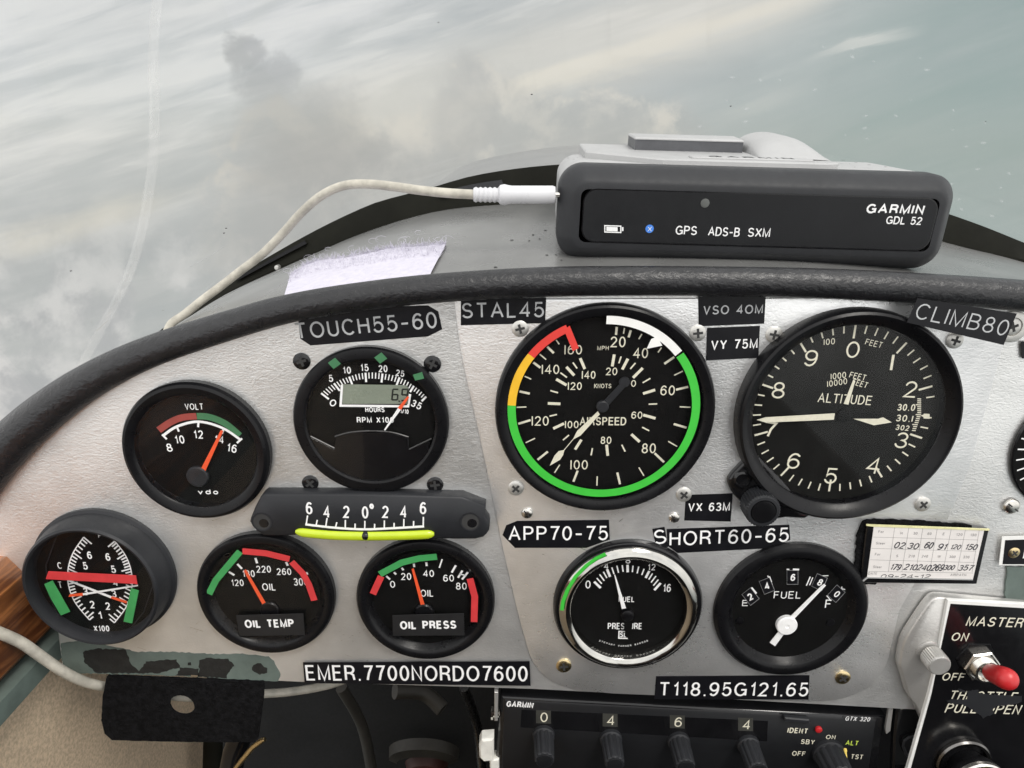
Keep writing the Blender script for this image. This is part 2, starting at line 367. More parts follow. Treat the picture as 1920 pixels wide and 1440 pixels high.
def alum_mat(name, base, metal, rough, bumps, grime):
    """worn hand-finished aluminium: hammered relief, brushing, faint stains"""
    m = bpy.data.materials.new(name); m.use_nodes = True; q = NT(m.node_tree); b = q.n['Principled BSDF']
    g = q.n.new('ShaderNodeTexCoord').outputs['Object']
    mp = q.n.new('ShaderNodeMapping'); mp.inputs['Rotation'].default_value = (0, R(35), 0); mp.inputs['Scale'].default_value = (1, 1, 2.2); q.l.new(g, mp.inputs[0])
    s1 = q.noise(mp.outputs[0], 330, 6, .62, 1.6); big = q.noise(g, 18, 4, .6); fine = q.noise(g, 1100, 3, .6)
    c = q.mix(q.sm(big, .3, .7), tuple(x * (1 - grime) for x in base), tuple(min(1, x * (1 + grime)) for x in base))
    c = q.mix(q.m('MULTIPLY', q.sm(s1, .55, .75), .25), c, tuple(min(1, x * 1.25) for x in base))
    q.l.new(c, b.inputs['Base Color']); b.inputs['Metallic'].default_value = metal
    q.l.new(q.m('ADD', q.m('MULTIPLY', q.m('SUBTRACT', s1, .5), .3), q.m('MULTIPLY_ADD', q.m('SUBTRACT', big, .5), .25, rough), None, True), b.inputs['Roughness'])
    h = q.m('ADD', q.m('MULTIPLY', s1, 1.0), q.m('MULTIPLY', fine, .35)); bn = q.n.new('ShaderNodeBump'); bn.inputs['Strength'].default_value = bumps; bn.inputs['Distance'].default_value = .0006
    q.l.new(h, bn.inputs['Height']); q.l.new(bn.outputs[0], b.inputs['Normal']); return m

M = {}
M['alum'] = alum_mat('sanded_aluminium', (.78, .78, .77), .75, .35, .30, .14)
M['alum2'] = alum_mat('overlay_aluminium', (.90, .905, .905), .75, .33, .28, .14)
M['bracket'] = alum_mat('bracket_aluminium', (.56, .55, .53), .6, .34, .2, .06)
M['deck'] = mat('deck_grey_paint', (.25, .25, .245), .28, .4, (40, .08, (1, 3, 1)), (25, .12), .5, 0, .07, 30)
M['cowl'] = mat('cowl_paint', (.22, .22, .215), .3, .3, None, (8, .1), .5, 0, .05, 20)
M['leather'] = mat('black_leatherette', (.015, .015, .017), .30, 0, (380, .5, (1, 1.5, 1.5), .0009), (200, .2), .5)
M['blk'] = mat('satin_black_plastic', (.006, .006, .007), .30, 0, (900, .05), (90, .2), .22)
M['blk2'] = mat('charcoal_plastic', (.020, .021, .024), .45, 0, (1500, .10), (60, .12), .3)
M['gloss'] = mat('gloss_black', (.007, .007, .008), .16, 0, None, (80, .2), .5)
M['dial'] = mat('dial_matt_black', (.004, .004, .004), .7, 0, None, (100, .15), .12)
M['dialg'] = mat('dial_charcoal', (.008, .008, .0075), .7, 0, None, (100, .15), .12)
M['felt'] = mat('black_felt', (.008, .008, .009), .95, 0, (900, 1.0, (1, 1, 1), .0012), (500, .5), .1)
M['label'] = mat('black_label_tape', (.007, .007, .009), .34, 0, (60, .08), (120, .2), .25)
M['white'] = mat('white_print', (.86, .86, .86), .5, 0, None, (600, .04))
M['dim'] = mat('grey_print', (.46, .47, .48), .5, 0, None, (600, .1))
M['cream'] = mat('cream_print', (.72, .69, .56), .5, 0, None, (600, .05))
M['redn'] = mat('red_orange_needle', (.82, .10, .03), .45, 0, None, (400, .05))
M['redt'] = mat('red_tape', (.60, .045, .05), .38, 0, (200, .15), (200, .08))
M['redd'] = mat('dull_red_print', (.30, .05, .04), .5)
M['grnt'] = mat('green_tape', (.05, .30, .09), .38, 0, (200, .15), (200, .08))
M['grnd'] = mat('dull_green_tape', (.05, .18, .08), .45, 0, None, (200, .08))
M['grnb'] = mat('bright_green_paint', (.05, .50, .05), .4, 0, None, (200, .04))
M['yelp'] = mat('amber_paint', (.82, .47, .03), .4, 0, None, (200, .04))
M['redp'] = mat('red_paint', (.70, .05, .04), .4, 0, None, (200, .05))
M['whtp'] = mat('white_paint', (.82, .82, .80), .4, 0, None, (200, .04))
M['ridge'] = mat('raised_black_edge', (.06, .06, .06), .3)
M['barg'] = mat('grey_antenna_bar', (.085, .087, .095), .45)
M['seatm'] = mat('unseen_seat_brown_cloth', (.055, .035, .028), .8)
M['chrome'] = mat('chrome', (.50, .49, .46), .12, 1, None, (150, .08))
M['nickel'] = mat('nickel', (.66, .64, .60), .25, 1, (700, .1), (150, .1))
M['gunmetal'] = mat('dark_worn_metal', (.16, .155, .15), .28, 1, (300, .2), (100, .3))
M['brass'] = mat('brass', (.72, .58, .33), .28, 1, (700, .1), (150, .12))
M['steel'] = mat('zinc_screw', (.62, .61, .58), .42, .75, (800, .15), (150, .1))
M['tag'] = mat('dark_grey_tag', (.018, .018, .019), .4, spec=.3)
M['dark'] = mat('dark_slot', (.03, .03, .03), .7)
M['green'] = mat('green_zinc_paint', (.12, .155, .14), .5, 0, (300, .15), (60, .2))
M['resid'] = mat('black_glue_residue', (.012, .012, .011), .75, 0, (600, .5), (300, .4))
def wood_mat():
    m = bpy.data.materials.new('varnished_wood'); m.use_nodes = True; q = NT(m.node_tree); b = q.n['Principled BSDF']; g = q.n.new('ShaderNodeTexCoord').outputs['Object']
    mp = q.n.new('ShaderNodeMapping'); mp.inputs['Scale'].default_value = (1, .07, 1); q.l.new(g, mp.inputs[0])
    a = q.noise(mp.outputs[0], 130, 5, .6, 1.0); c = q.noise(mp.outputs[0], 600, 3, .6)
    col = q.mix(q.sm(a, .36, .64), (.09, .028, .010), (.40, .155, .05)); q.l.new(q.mix(q.m('MULTIPLY', q.sm(c, .5, .75), .4), col, (.06, .02, .008)), b.inputs['Base Color'])
    b.inputs['Roughness'].default_value = .3; b.inputs['Coat Weight'].default_value = .3; return m
M['wood'] = wood_mat()
M['beige'] = mat('beige_fabric', (.62, .49, .35), .9, 0, (1300, .6, (1, 1, 1), .0008), (700, .2), .2)
M['silver'] = mat('silver_plastic', (.42, .42, .42), .42, .1, (1800, .05), (60, .04))
M['bezel'] = mat('grey_rubber', (.026, .027, .030), .5, 0, (1800, .08), (60, .08), .3)
M['face'] = mat('black_face_panel', (.010, .0105, .012), .42, 0, (2500, .08), (60, .1), .3)
M['cable'] = mat('ivory_cable', (.45, .425, .365), .45, 0, (400, .1), (130, .22))
M['plug'] = mat('white_plug', (.60, .60, .62), .3, 0, None, (90, .04))
M['fuzz'] = mat('white_loop_fabric', (.57, .55, .63), .8, 0, (700, .5), (400, .06), .2)
M['paper'] = mat('card_paper', (.74, .71, .69), .6, 0, None, (120, .04))
M['ink'] = mat('pen_ink', (.03, .03, .04), .5)
M['pgrey'] = mat('grey_ink', (.28, .27, .27), .6)
M['redk'] = mat('red_rubber_boot', (.50, .018, .022), .36, 0, None, (90, .08))
M['lime'] = mat('lime_fluid', (.50, .63, .02), .2, 0, None, (90, .05), .5, .6)
M['lcd'] = mat('lcd_grey_green', (.22, .25, .20), .25, 0, None, (120, .05))
M['lcdd'] = mat('lcd_digit', (.015, .018, .015), .4)
M['nylon'] = mat('white_nylon', (.72, .71, .66), .4)
M['yell'] = mat('yellow_paint', (.80, .60, .12), .45)
M['ylt'] = mat('yellow_green_print', (.55, .70, .10), .5)
M['cardtop'] = mat('brass_tinted_edge', (.75, .72, .40), .3)
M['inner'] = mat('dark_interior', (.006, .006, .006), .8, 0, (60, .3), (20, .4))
M['archm'] = mat('dark_arch_paint', (.030, .027, .022), .6, 0, None, (30, .3))
M['maroon'] = mat('dark_maroon', (.05, .015, .012), .6, 0, None, (20, .3))
M['olive'] = mat('dark_olive_frame', (.011, .011, .008), .65, 0, None, (40, .2), .12)
M['glass'] = glassy('gauge_glass', .014, .4)
M['pane'] = glassy('windshield_acrylic', .02, .35, (.985, .99, .99), .02)
M['streak'] = film('pale_streak_film', (.95, .94, .92), .24)
M['drop'] = film('dried_droplet', (.92, .94, .94), .27)
M['blue'] = mat('blue_symbol', (.06, .22, .70), .4)
M['ledg'] = mat('grey_led', (.10, .105, .10), .3)
M['winlit'] = mat('code_window', (.045, .045, .04), .4)

# ---------------------------------------------------------------- the aircraft shell: deck, frame, windshield, cowl, cockpit walls
def px3(px, py, h=0, fr=PF): return fr.W(*fr.P(px, py, h), h)
TRIM = [(-70, 935, 54), (0, 852, 47), (70, 785, 43), (163, 718, 37), (280, 660, 32), (450, 604, 28.5), (560, 575, 27.5), (700, 553, 27.5), (850, 538, 28), (1050, 528, 28.5), (1300, 527, 28), (1550, 532, 28.5), (1760, 543, 29), (1920, 555, 30), (2040, 568, 31), (2200, 596, 31), (2400, 655, 31), (2620, 760, 31)]
tp = smooth_path([(*PF.P(x, y, 3.0), 3.0) for x, y, r in TRIM], 8)
tr = [r * .186 * (1.0 if x > 300 else .97) for x, y, r in TRIM]
mb = MB(); mb.tube([tuple(p) for p in tp], tr, 20)
trim = tag(mb.build('padded_trim', M['leather'], loc=PF.W(*tp[60])), 'black leatherette padded roll along the top edge of the instrument panel', 'trim')

# deck between trim and windshield base
FC = [PF.W(*PF.P(x, y - r * .25, -5), -5) for x, y, r in [(60, 820, 40), (163, 745, 37), (280, 672, 32)] + TRIM[5:-1]]
BP = [(120, 800), (215, 720), (300, 640), (380, 584), (444, 542), (582, 479), (680, 437), (792, 402), (886, 387), (1036, 379), (1200, 376), (1400, 382), (1600, 402), (1775, 455), (1920, 492), (2040, 540), (2200, 640), (2400, 800)]
BH = [-30, -60, -95, -118, -128] + [-132] * 13
UP = [(95, 790), (190, 710), (275, 640), (380, 557), (455, 510), (582, 437), (691, 385), (755, 366), (811, 351), (905, 326), (1055, 308), (1300, 302), (1550, 330), (1790, 405), (1920, 455), (2040, 505), (2200, 600), (2400, 760)]
def resample(P, n):
    P = smooth_path(P, 8); L = [0]
    for a, b in zip(P, P[1:]): L.append(L[-1] + (b - a).length)
    o = []; j = 0
    for i in range(n):
        t = L[-1] * i / (n - 1)
        while j < len(P) - 2 and L[j + 1] < t: j += 1
        o.append(P[j].lerp(P[j + 1], (t - L[j]) / max(1e-9, L[j + 1] - L[j])))
    return o
FCs = resample(FC, 90); BCs = resample([px3(x, y, h) for (x, y), h in zip(BP, BH)], 90)
def deck(s, t):
    i = max(0, min(88, int(s * 89))); k = s * 89 - i
    a = FCs[i].lerp(FCs[i + 1], k); b = BCs[i].lerp(BCs[i + 1], k)
    return a.lerp(b, t) + Vector((0, 0, 3.0 * 4 * t * (1 - t)))
def topx(w):
    q = CAM_R.transposed() @ (w - CAM_O); return 960 + FOC * q.x / -q.z, 720 - FOC * q.y / -q.z
GRID = [(s / 150, t / 60) for s in range(151) for t in range(61)]; GPX = [topx(deck(s, t)) for s, t in GRID]
def deckst(px, py):
    i = min(range(len(GRID)), key=lambda k: (GPX[k][0] - px) ** 2 + (GPX[k][1] - py) ** 2); return GRID[i]
mb = MB(WF); mb.loft([[deck(i / 89, t / 12) - Vector((0, 0, dz)) for i in range(90)] for dz, ts in ((0, range(13)), (1.5, range(12, -1, -1))) for t in ts])
dk = tag(mb.build('glareshield_deck', M['deck'], loc=deck(.5, .5), ang=60), 'scuffed grey painted metal deck between the padded roll and the windshield', 'deck')
# a few nicks and dirt flecks on it
for x, y in [(1000, 440), (1010, 446), (995, 452), (1020, 474), (1046, 480), (925, 500), (1052, 488), (1800, 470), (962, 452), (1022, 432)]:
    k, t_ = deckst(x, y); c = deck(k, t_) + Vector((0, 0, .15)); w = random.uniform(.3, 1.1); mb = MB(WF)
    mb.flat(rough_poly([(c.x - w, c.y - .4), (c.x + w, c.y - .4), (c.x + w * .7, c.y + .9), (c.x - w * .6, c.y + .6)], .5, .15), c.z); mb.build('dirt_fleck', M['dark'], dk)

# windshield base frame: dark strip standing behind the deck
UCs = resample([px3(x, y, h - 3) for (x, y), h in zip(UP, BH)], 90)
mb = MB(WF)
mb.loft([[BCs[i] + Vector((0, -1, -2)) for i in range(90)], [BCs[i].lerp(UCs[i], .12) + Vector((0, -1.6, 0)) for i in range(90)], [UCs[i].lerp(BCs[i], .06) for i in range(90)], [UCs[i] for i in range(90)], [UCs[i] + Vector((0, 4, -1)) for i in range(90)], [BCs[i] + Vector((0, 5, -3)) for i in range(90)]])
ws = thing('windshield', 'clear curved acrylic windshield with specks and a pale vertical streak, clouds beyond', 'windshield', UCs[45])
wf = mb.build('base_frame', M['olive'], ws, ang=30)
def along(i0, i1, w0, w1, off, mname, name):
    mb = MB(WF); n = max(2, i1 - i0)
    mb.loft([[BCs[i].lerp(UCs[i], w) + Vector((0, -off * (1 if j in (1, 2) else .2), 0)) for i in range(i0, i1 + 1)] for j, w in enumerate((w0, w0, w1, w1))]); mb.build(name, M[mname], wf, ang=30)
def nearest_i(px, py): return min(range(90), key=lambda i: (topx(UCs[i])[0] - px) ** 2 + (topx(UCs[i])[1] - py) ** 2)
a, b = nearest_i(445, 525), nearest_i(585, 440); along(a, b, .62, .80, 3.2, 'blk', 'clip_rail')
a, b = nearest_i(830, 352), nearest_i(945, 322); along(a, b, .52, .74, 3.0, 'bezel', 'clip_rail')
mb = MB(Fr(px3(519, 502, -126), (1, 0, 0), (0, 0, 1))); mb.lathe((0, 0), [(1.3, -3), (1.3, .3), (.9, .9), (0, 1.0)], 14); mb.build('rivet', M['steel'], wf)

# acrylic windshield sweeping up and back over the panel
def ws_pt(i, t):
    b = UCs[i] + Vector((0, 2, -1)); sgn = b.x
    c1 = Vector((b.x * 1.12, b.y - 40, b.z + 130)); c2 = Vector((b.x * 1.35 + 4, b.y - 330, b.z + 330 - abs(sgn) * .25))
    return b * (1 - t) ** 2 + c1 * (2 * t * (1 - t)) + c2 * t * t
mb = MB(WF); idx = list(range(0, 90, 3)) + [89]
mb.loft([[ws_pt(i, t / 14) for i in idx] for t in range(15)] + [[ws_pt(i, t / 14) + Vector((0, 1.2, 1.6)) for i in idx] for t in range(14, -1, -1)], wrap=True)
mb.build('pane', M['pane'], ws, ang=60)
WSG = [(i, t / 60) for i in range(0, 90) for t in range(61)]; WPX = [topx(ws_pt(i, t)) for i, t in WSG]
def ws_at(px, py, inn=.6):
    j = sorted(range(len(WSG)), key=lambda k: (WPX[k][0] - px) ** 2 + (WPX[k][1] - py) ** 2)[:3]
    dep = sum((ws_pt(*WSG[k]) - CAM_O).dot(CAM_R @ Vector((0, 0, -1))) for k in j) / 3
    return CAM_O + ray(px, py) * (dep - inn)
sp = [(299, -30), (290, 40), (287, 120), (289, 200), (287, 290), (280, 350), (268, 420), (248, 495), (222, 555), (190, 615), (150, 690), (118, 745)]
mb = MB(WF); mb.loft([[tuple(p) for p in smooth_path([ws_at(x + dx, y, 1.5) for x, y in sp], 4)] for dx in (-9, -3, 4, 10)]); mb.build('streak', M['streak'], ws)  # translucent pale strip following a curve down the pane
# dried droplets on the outside of the acrylic: one mesh, many copies
def drop_mesh():
    mb = MB(WF); mb.lathe((0, 0), [(.9, 0), (.75, .22), (.4, .4), (0, .45)], 9)
    for i in range(len(mb.v)): mb.v[i] = Vector((mb.v[i].x * (1 + .2 * math.sin(i * 2.1)), mb.v[i].y * (.6 + .2 * math.cos(i * 1.3)), mb.v[i].z))
    return mb
sp = [(1544, 88), (1600, 92), (1598, 106), (1638, 115), (1726, 109), (1738, 131), (1528, 168), (1462, 150), (1426, 150), (1373, 145), (1363, 188), (1398, 228), (1400, 204), (1312, 237), (1340, 255), (1708, 187), (1788, 207), (1680, 217), (1624, 217), (1622, 240), (1626, 260), (1786, 243), (1846, 230), (1844, 268), (1812, 275), (1833, 317), (1892, 325), (1784, 345), (1876, 352), (1878, 377), (1803, 392), (1798, 374), (1860, 405), (1470, 248), (1585, 253)]
d0 = None
for x, y in sp:
    p = ws_at(x, y, 1.0)
    if d0 is None: d0 = drop_mesh().build('dried_droplet', M['drop'], ws); d = d0; d0.data.transform(Matrix.Translation(OFF[ws] / 1000))
    else: d = d0.copy(); COL.objects.link(d)
    d.location = (p - OFF[ws]) / 1000; d.rotation_euler = ((CAM_O - p).to_track_quat('Z', 'Y').to_matrix() @ Matrix.Rotation(random.uniform(-.9, .3), 3, 'Z')).to_euler(); k = random.uniform(.55, 1.25); d.scale = (k, k, k)
f0 = None
for x, y in [(997, 177), (1370, 199), (1848, 228), (424, 428), (420, 437), (133, 508), (822, 42)]:
    p = ws_at(x, y, 1.0)
    if f0 is None: f0 = drop_mesh().build('dark_speck', M['dark'], ws); f = f0; f0.data.transform(Matrix.Translation(OFF[ws] / 1000))
    else: f = f0.copy(); COL.objects.link(f)
    f.location = (p - OFF[ws]) / 1000; f.rotation_euler = (CAM_O - p).to_track_quat('Z', 'Y').to_euler(); k = random.uniform(.3, .6); f.scale = (k, k, k)
mb = MB(WF); q = [ws_at(x, y, 1.0) for x, y in ((352, 502), (372, 492), (395, 479), (420, 462))]; mb.tube([tuple(p) for p in q], .12, 5); mb.build('scratch', M['dim'], ws)

# engine cowl seen through the windshield
cw = [(690, 420), (752, 380), (815, 346), (880, 306), (1000, 281), (1100, 272), (1260, 268), (1420, 278), (1560, 312), (1700, 372), (1800, 440)]
r1 = resample([px3(x, y, -330) for x, y in cw], 50)
mb = MB(WF)
mb.loft([[Vector((p.x * .80, 150, p.z - 14 - (p.z < -80) * 8)) for p in r1], [Vector((p.x * .93, 240, p.z - 4)) for p in r1], r1, [p + Vector((0, 30, -6)) for p in r1], [Vector((p.x * .85, 460, p.z - 60)) for p in r1]])
cowl = tag(mb.build('engine_cowl', M['cowl'], loc=r1[25], ang=60), 'glossy grey engine cowl just ahead of the windshield base', 'cowl')

# cockpit shell below and behind: keeps the foot well dark
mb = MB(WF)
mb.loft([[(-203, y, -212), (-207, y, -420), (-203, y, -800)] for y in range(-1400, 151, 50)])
sw = tag(mb.build('side_wall', M['beige'], loc=(-203, 0, -500)), 'beige fabric lined cockpit side wall below the wooden rail', 'wall')
mb = MB(WF); mb.box(330, -1400, -800, 336, 336, -300)
tag(mb.build('side_panel', M['blk2'], loc=(333, 0, -500)), 'dark cockpit side wall on the far right below the panel', 'wall')
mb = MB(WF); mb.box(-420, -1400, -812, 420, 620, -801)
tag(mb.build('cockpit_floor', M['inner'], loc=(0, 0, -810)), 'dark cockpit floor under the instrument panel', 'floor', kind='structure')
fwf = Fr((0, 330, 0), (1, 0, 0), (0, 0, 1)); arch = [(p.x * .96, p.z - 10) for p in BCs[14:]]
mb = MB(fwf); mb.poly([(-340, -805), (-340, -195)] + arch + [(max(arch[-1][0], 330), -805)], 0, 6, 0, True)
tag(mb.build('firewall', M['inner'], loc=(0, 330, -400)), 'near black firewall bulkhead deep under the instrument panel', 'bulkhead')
# faint humps in the dark foot well
mb = MB(Fr(px3(795, 1402, -300), (1, 0, 0), (0, -.5, 1)))
mb.loft([[(rx * math.cos(R(a)), rz * math.sin(R(a)) - 6, h) for a in range(0, 181, 12)] for rx, rz, h in ((34, 31, 0), (33, 30, 10), (25, 19, 13), (23, 16, 10), (23, 16, 0))])
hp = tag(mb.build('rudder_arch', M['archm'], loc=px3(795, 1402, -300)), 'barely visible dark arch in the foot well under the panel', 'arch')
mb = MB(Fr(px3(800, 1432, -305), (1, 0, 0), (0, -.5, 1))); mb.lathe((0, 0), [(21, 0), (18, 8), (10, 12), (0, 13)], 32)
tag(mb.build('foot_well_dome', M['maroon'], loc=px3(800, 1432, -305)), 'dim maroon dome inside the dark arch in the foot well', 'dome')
for x0, y0, x1, y1, hh, rr, mm, lb in [(640, 1290, 700, 1460, -260, 5, 'archm', 'dim grey-brown pipe dropping through the foot well left of the arch'), (870, 1290, 905, 1460, -240, 4, 'gunmetal', 'dull metal rod in the foot well right of the arch'), (740, 1296, 830, 1330, -200, 6, 'archm', 'stubby dark fitting hanging just under the panel edge')]:
    mb = MB(); pth = [tuple(p) for p in smooth_path([(*PF.P(x0, y0, hh), hh), (*PF.P((x0 + x1) / 2 + 6, (y0 + y1) / 2, hh), hh - 8), (*PF.P(x1, y1, hh), hh)], 6)]; mb.tube(pth, rr, 12)
    tag(mb.build('foot_well_pipe', M[mm], loc=PF.W(*pth[0])), lb, 'pipe')
# unseen seat back and bulkhead, added to darken what the gauge glass reflects
mb = MB(WF); mb.loft([[(x, -640 - 40 * z / 500 + (x / 190) ** 2 * 60, z - 640) for x in range(-190, 191, 38)] for z in (0, 120, 240, 360, 480, 540)] + [[(x, -740, -100) for x in range(-190, 191, 38)]])
tag(mb.build('unseen_seat_back', M['seatm'], loc=(0, -640, -300)), 'brown cloth seat back added behind the viewpoint to darken glass reflections', 'seat')
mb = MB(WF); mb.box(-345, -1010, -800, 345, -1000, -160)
tag(mb.build('unseen_bulkhead', M['inner'], loc=(0, -1000, -500)), 'unseen dark bulkhead added behind the seat to darken glass reflections', 'bulkhead')

# wooden rail and green tube, lower left
def beam(name, a, b, sec, m, label, cat, parts=()):
    d = (b - a).normalized(); u = d.cross(Vector((0, 0, 1))).normalized(); fr = Fr(a, u, d); fr.n = u.cross(d)
    mb = MB(fr); L = (b - a).length; rows = []
    for t in (0, .25, .5, .75, 1): rows.append([(x, t * L, z) for x, z in inset(sec, -.0)])
    mb.loft(rows, closed=True); mb.p.append(tuple(range(len(sec)))); return tag(mb.build(name, M[m], loc=a), label, cat)
WX, WZ = -199, -203
mb = MB(WF); sec = [(WX - 40, WZ - 2), (WX - 4, WZ - 2), (WX, WZ + 3), (WX, WZ + 34), (WX - 6, WZ + 42), (WX - 40, WZ + 44)]
mb.loft([[(x, y, z) for x, z in sec] for y in (-420, -200, -60, 3, 60, 160, 300)], True); mb.p += [tuple(range(6)), tuple(range(len(mb.v) - 6, len(mb.v)))]
tag(mb.build('wooden_rail', M['wood'], loc=(WX - 20, 0, WZ)), 'varnished brown wooden rail at the left below the panel corner', 'rail')
mb = MB(WF); sec = [(WX - 30, WZ - 13), (WX + 1, WZ - 13), (WX + 3, WZ - 12), (WX + 3, WZ - 3), (WX - 30, WZ - 3)]
mb.loft([[(x, y, z) for x, z in sec] for y in (-420, -200, 3, 150, 300)], True); mb.p += [tuple(range(5)), tuple(range(len(mb.v) - 5, len(mb.v)))]
tag(mb.build('metal_strip', M['green'], loc=(WX, 0, WZ - 8)), 'green painted metal strip running under the wooden rail', 'strip')

# ---------------------------------------------------------------- instrument panel
pn = thing('instrument_panel', 'brushed bare aluminium instrument panel filling the lower half', 'panel', PF.W(0, -130))
top = [(x, y) for x, y, r in TRIM]
out = [PF.P(*p) for p in top[::-1]] + [PF.P(*p) for p in [(-90, 990), (-30, 1062), (20, 1082), (58, 1108), (88, 1150), (108, 1182), (118, 1262), (300, 1266), (560, 1279), (990, 1292), (1300, 1308), (1660, 1328), (1990, 1346), (2660, 1390), (2640, 1000)]]
mb = MB(); mb.poly(out, -1.6, 0, .25, True); mb.build('main_sheet', M['alum'], pn)
ov = smooth_path([PF.P(*p) for p in [(852, 560), (856, 600), (870, 690), (902, 830), (935, 990), (962, 1110), (984, 1195), (1000, 1240), (1030, 1272), (1080, 1291), (1150, 1299)]], 4) + [Vector(PF.P(*p)) for p in [(1300, 1305), (1500, 1313)]] + \
    smooth_path([PF.P(*p) for p in [(1560, 1312), (1600, 1301), (1636, 1280), (1660, 1245), (1672, 1200), (1684, 1145)]], 3) + [Vector(PF.P(*p)) for p in [(1760, 1010), (1818, 872), (1880, 645), (1905, 556)]]
mb = MB(); mb.poly([tuple(p) for p in ov], .02, .75, .3); mb.build('overlay_plate', M['alum2'], pn, ang=60)
OH = .75
g1 = [PF.P(*p) for p in [(113, 1206), (150, 1200), (200, 1210), (260, 1222), (330, 1222), (400, 1226), (455, 1225), (505, 1231), (514, 1240), (520, 1252), (526, 1264), (521, 1277), (330, 1267), (118.5, 1261.5)]]
mb = MB(); mb.poly(rough_poly(g1, 1.3, .28), .01, .05); mb.build('green_paint_patch', M['green'], pn)
mb = MB(); mb.poly(rough_poly([PF.P(*p) for p in [(1886, 1062), (2000, 1062), (2000, 1132), (1882, 1126)]], 2, .3), .01, OH + .08); mb.build('green_paint_patch', M['green'], pn)
for pts in ([(156, 1222), (180, 1216), (235, 1218), (246, 1245), (262, 1258), (275, 1240), (330, 1236), (338, 1250), (300, 1262), (180, 1262), (158, 1240)],
            [(374, 1238), (392, 1233), (428, 1236), (440, 1248), (428, 1262), (425, 1271), (372, 1268)], [(474, 1246), (488, 1243), (500, 1252), (500, 1261), (486, 1264), (472, 1256)], [(338, 1252), (372, 1254), (374, 1268), (330, 1266)], [(352, 1242), (359, 1242), (358, 1247), (352, 1246)]):
    mb = MB(); mb.poly(rough_poly([PF.P(*p) for p in pts], 1.0, .35), .03, .1); mb.build('glue_residue', M['resid'], pn)
mb = MB(); mb.poly([PF.P(*p) for p in [(358, 1265), (371, 1266), (371, 1270), (358, 1269)]], -1.0, .15); mb.build('bright_nick', M['chrome'], pn)
# scratches scattered over the metal
mb = MB()
for k in range(190):
    u = random.uniform(-165, 160); v = random.uniform(-215, -55); a = random.uniform(0, 3.14); l = random.choice((.4, .8, 1.5, 3, 6)) * random.uniform(.6, 1.2); h = OH + .02 if u > -12 and v > -195 else .02
    mb.ribbon([(u, v), (u + l * math.cos(a), v + l * math.sin(a))], random.uniform(.05, .16), h)
mb.build('scratches', M['chrome'], pn)

# screw heads: one mesh per kind, placed by copying
def proto(kind):
    rim = MB(WF); slot = MB(WF); r = 1.0
    if kind == 'dome': prof = [(r, 0), (r * .98, .25), (r * .8, .55), (r * .45, .75), (0, .8)]; z = .74
    else: prof = [(r, 0), (r, .18), (r * .86, .34), (r * .5, .45), (0, .48)]; z = .49
    rim.lathe((0, 0), prof, 28)
    if kind == 'dome': slot.poly([(-.8, -.09), (.8, -.09), (.8, .09), (-.8, .09)], .35, .775)
    else:
        w = .15; slot.poly([(-.58, -w), (-w, -w), (-w, -.58), (w, -.58), (w, -w), (.58, -w), (.58, w), (w, w), (w, .58), (-w, .58), (-w, w), (-.58, w)], .2, z + .012)
    return rim, slot
PROT = {}
def screw(parent, px, rpx, mk='steel', kind='phillips', h=0, rot=None, name='screw'):
    key = (mk, kind)
    c = PF.W(*PF.P(*px, h), h); r = rpx * .19
    if key not in PROT:
        a, b = proto(kind); A = a.build(name, M[mk]); B = b.build('drive_slot', M['dark'], A); PROT[key] = (A, B)
    else:
        A = PROT[key][0].copy(); B = PROT[key][1].copy(); COL.objects.link(A); COL.objects.link(B); B.parent = A
    A.parent = parent; A.location = (c - OFF[parent]) / 1000; A.rotation_euler = (R(90), (rot if rot is not None else random.uniform(0, 1.5)), 0); A.scale = (r, r, r * .6)
def screw_rot(A): return A
for px, r, mk, kind in [((988, 962), 12, 'nickel', 'dome'), ((1264, 970), 12, 'nickel', 'dome'), ((1057, 1248), 17, 'brass', 'phillips'), ((1580, 1270), 17, 'brass', 'phillips'), ((1896, 949), 17, 'nickel', 'dome')]:
    screw(pn, px, r, mk, kind, OH)
mb = MB(); c = PF.P(1897, 612, OH); mb.lathe(c, [(5.8, OH), (5.8, OH + .5), (5.2, OH + .8), (3.4, OH + .8), (3.2, OH + .3)], 32); mb.build('washer', M['steel'], pn)
screw(pn, (1897, 612), 17, 'steel', 'phillips', OH + .3)

# ---------------------------------------------------------------- gauges
def gauge(name, label, c0, R0, hr, prof, dial_r, dial_h, bm='blk', dm='dial', glass=None, base=0, group='round dials in the instrument panel'):
    """c0, R0: measured rim circle on the panel plane; hr: height of that rim. prof: (radius minus rim radius, height)"""
    k = (CAM_D - hr) / CAM_D; c = (c0[0] * k, c0[1] * k); r = R0 * k
    t = thing(name, label, 'gauge', PF.W(*c, 0), group)
    mb = MB(); mb.lathe(c, [(r + d, h) for d, h in prof], 96); mb.build('bezel', M[bm], t, ang=28)
    mb = MB(); mb.lathe(c, [(0, dial_h), (r + dial_r, dial_h)], 72); dial = mb.build('dial', M[dm], t)
    if glass is not None:
        mb = MB(); mb.lathe(c, [(0, glass), (r + dial_r * .55, glass), (r + dial_r * .55, glass - .7), (0, glass - .7)], 64); mb.build('glass', M['glass'], t)
    return t, dial, c, r
def pxp(mb, pts, h0, h1, bev=0): return mb.poly([mb.f.P(*p, h1) for p in pts], h0, h1, bev)
def ticks(mb, L, h, w):
    for s in L:
        a, b, c, d = s[:4]; ww = s[4] if len(s) > 4 else w; mb.ribbon([mb.f.P(*Z(a, b), h), mb.f.P(*Z(c, d), h)], ww, h)
def bb(mb, s, x0, x1, y0, y1, h, dy=0, **k): text(mb, s, Z(x0, y1), Z(x1, y1 + dy), (y1 - y0) / ZS, h, **k)
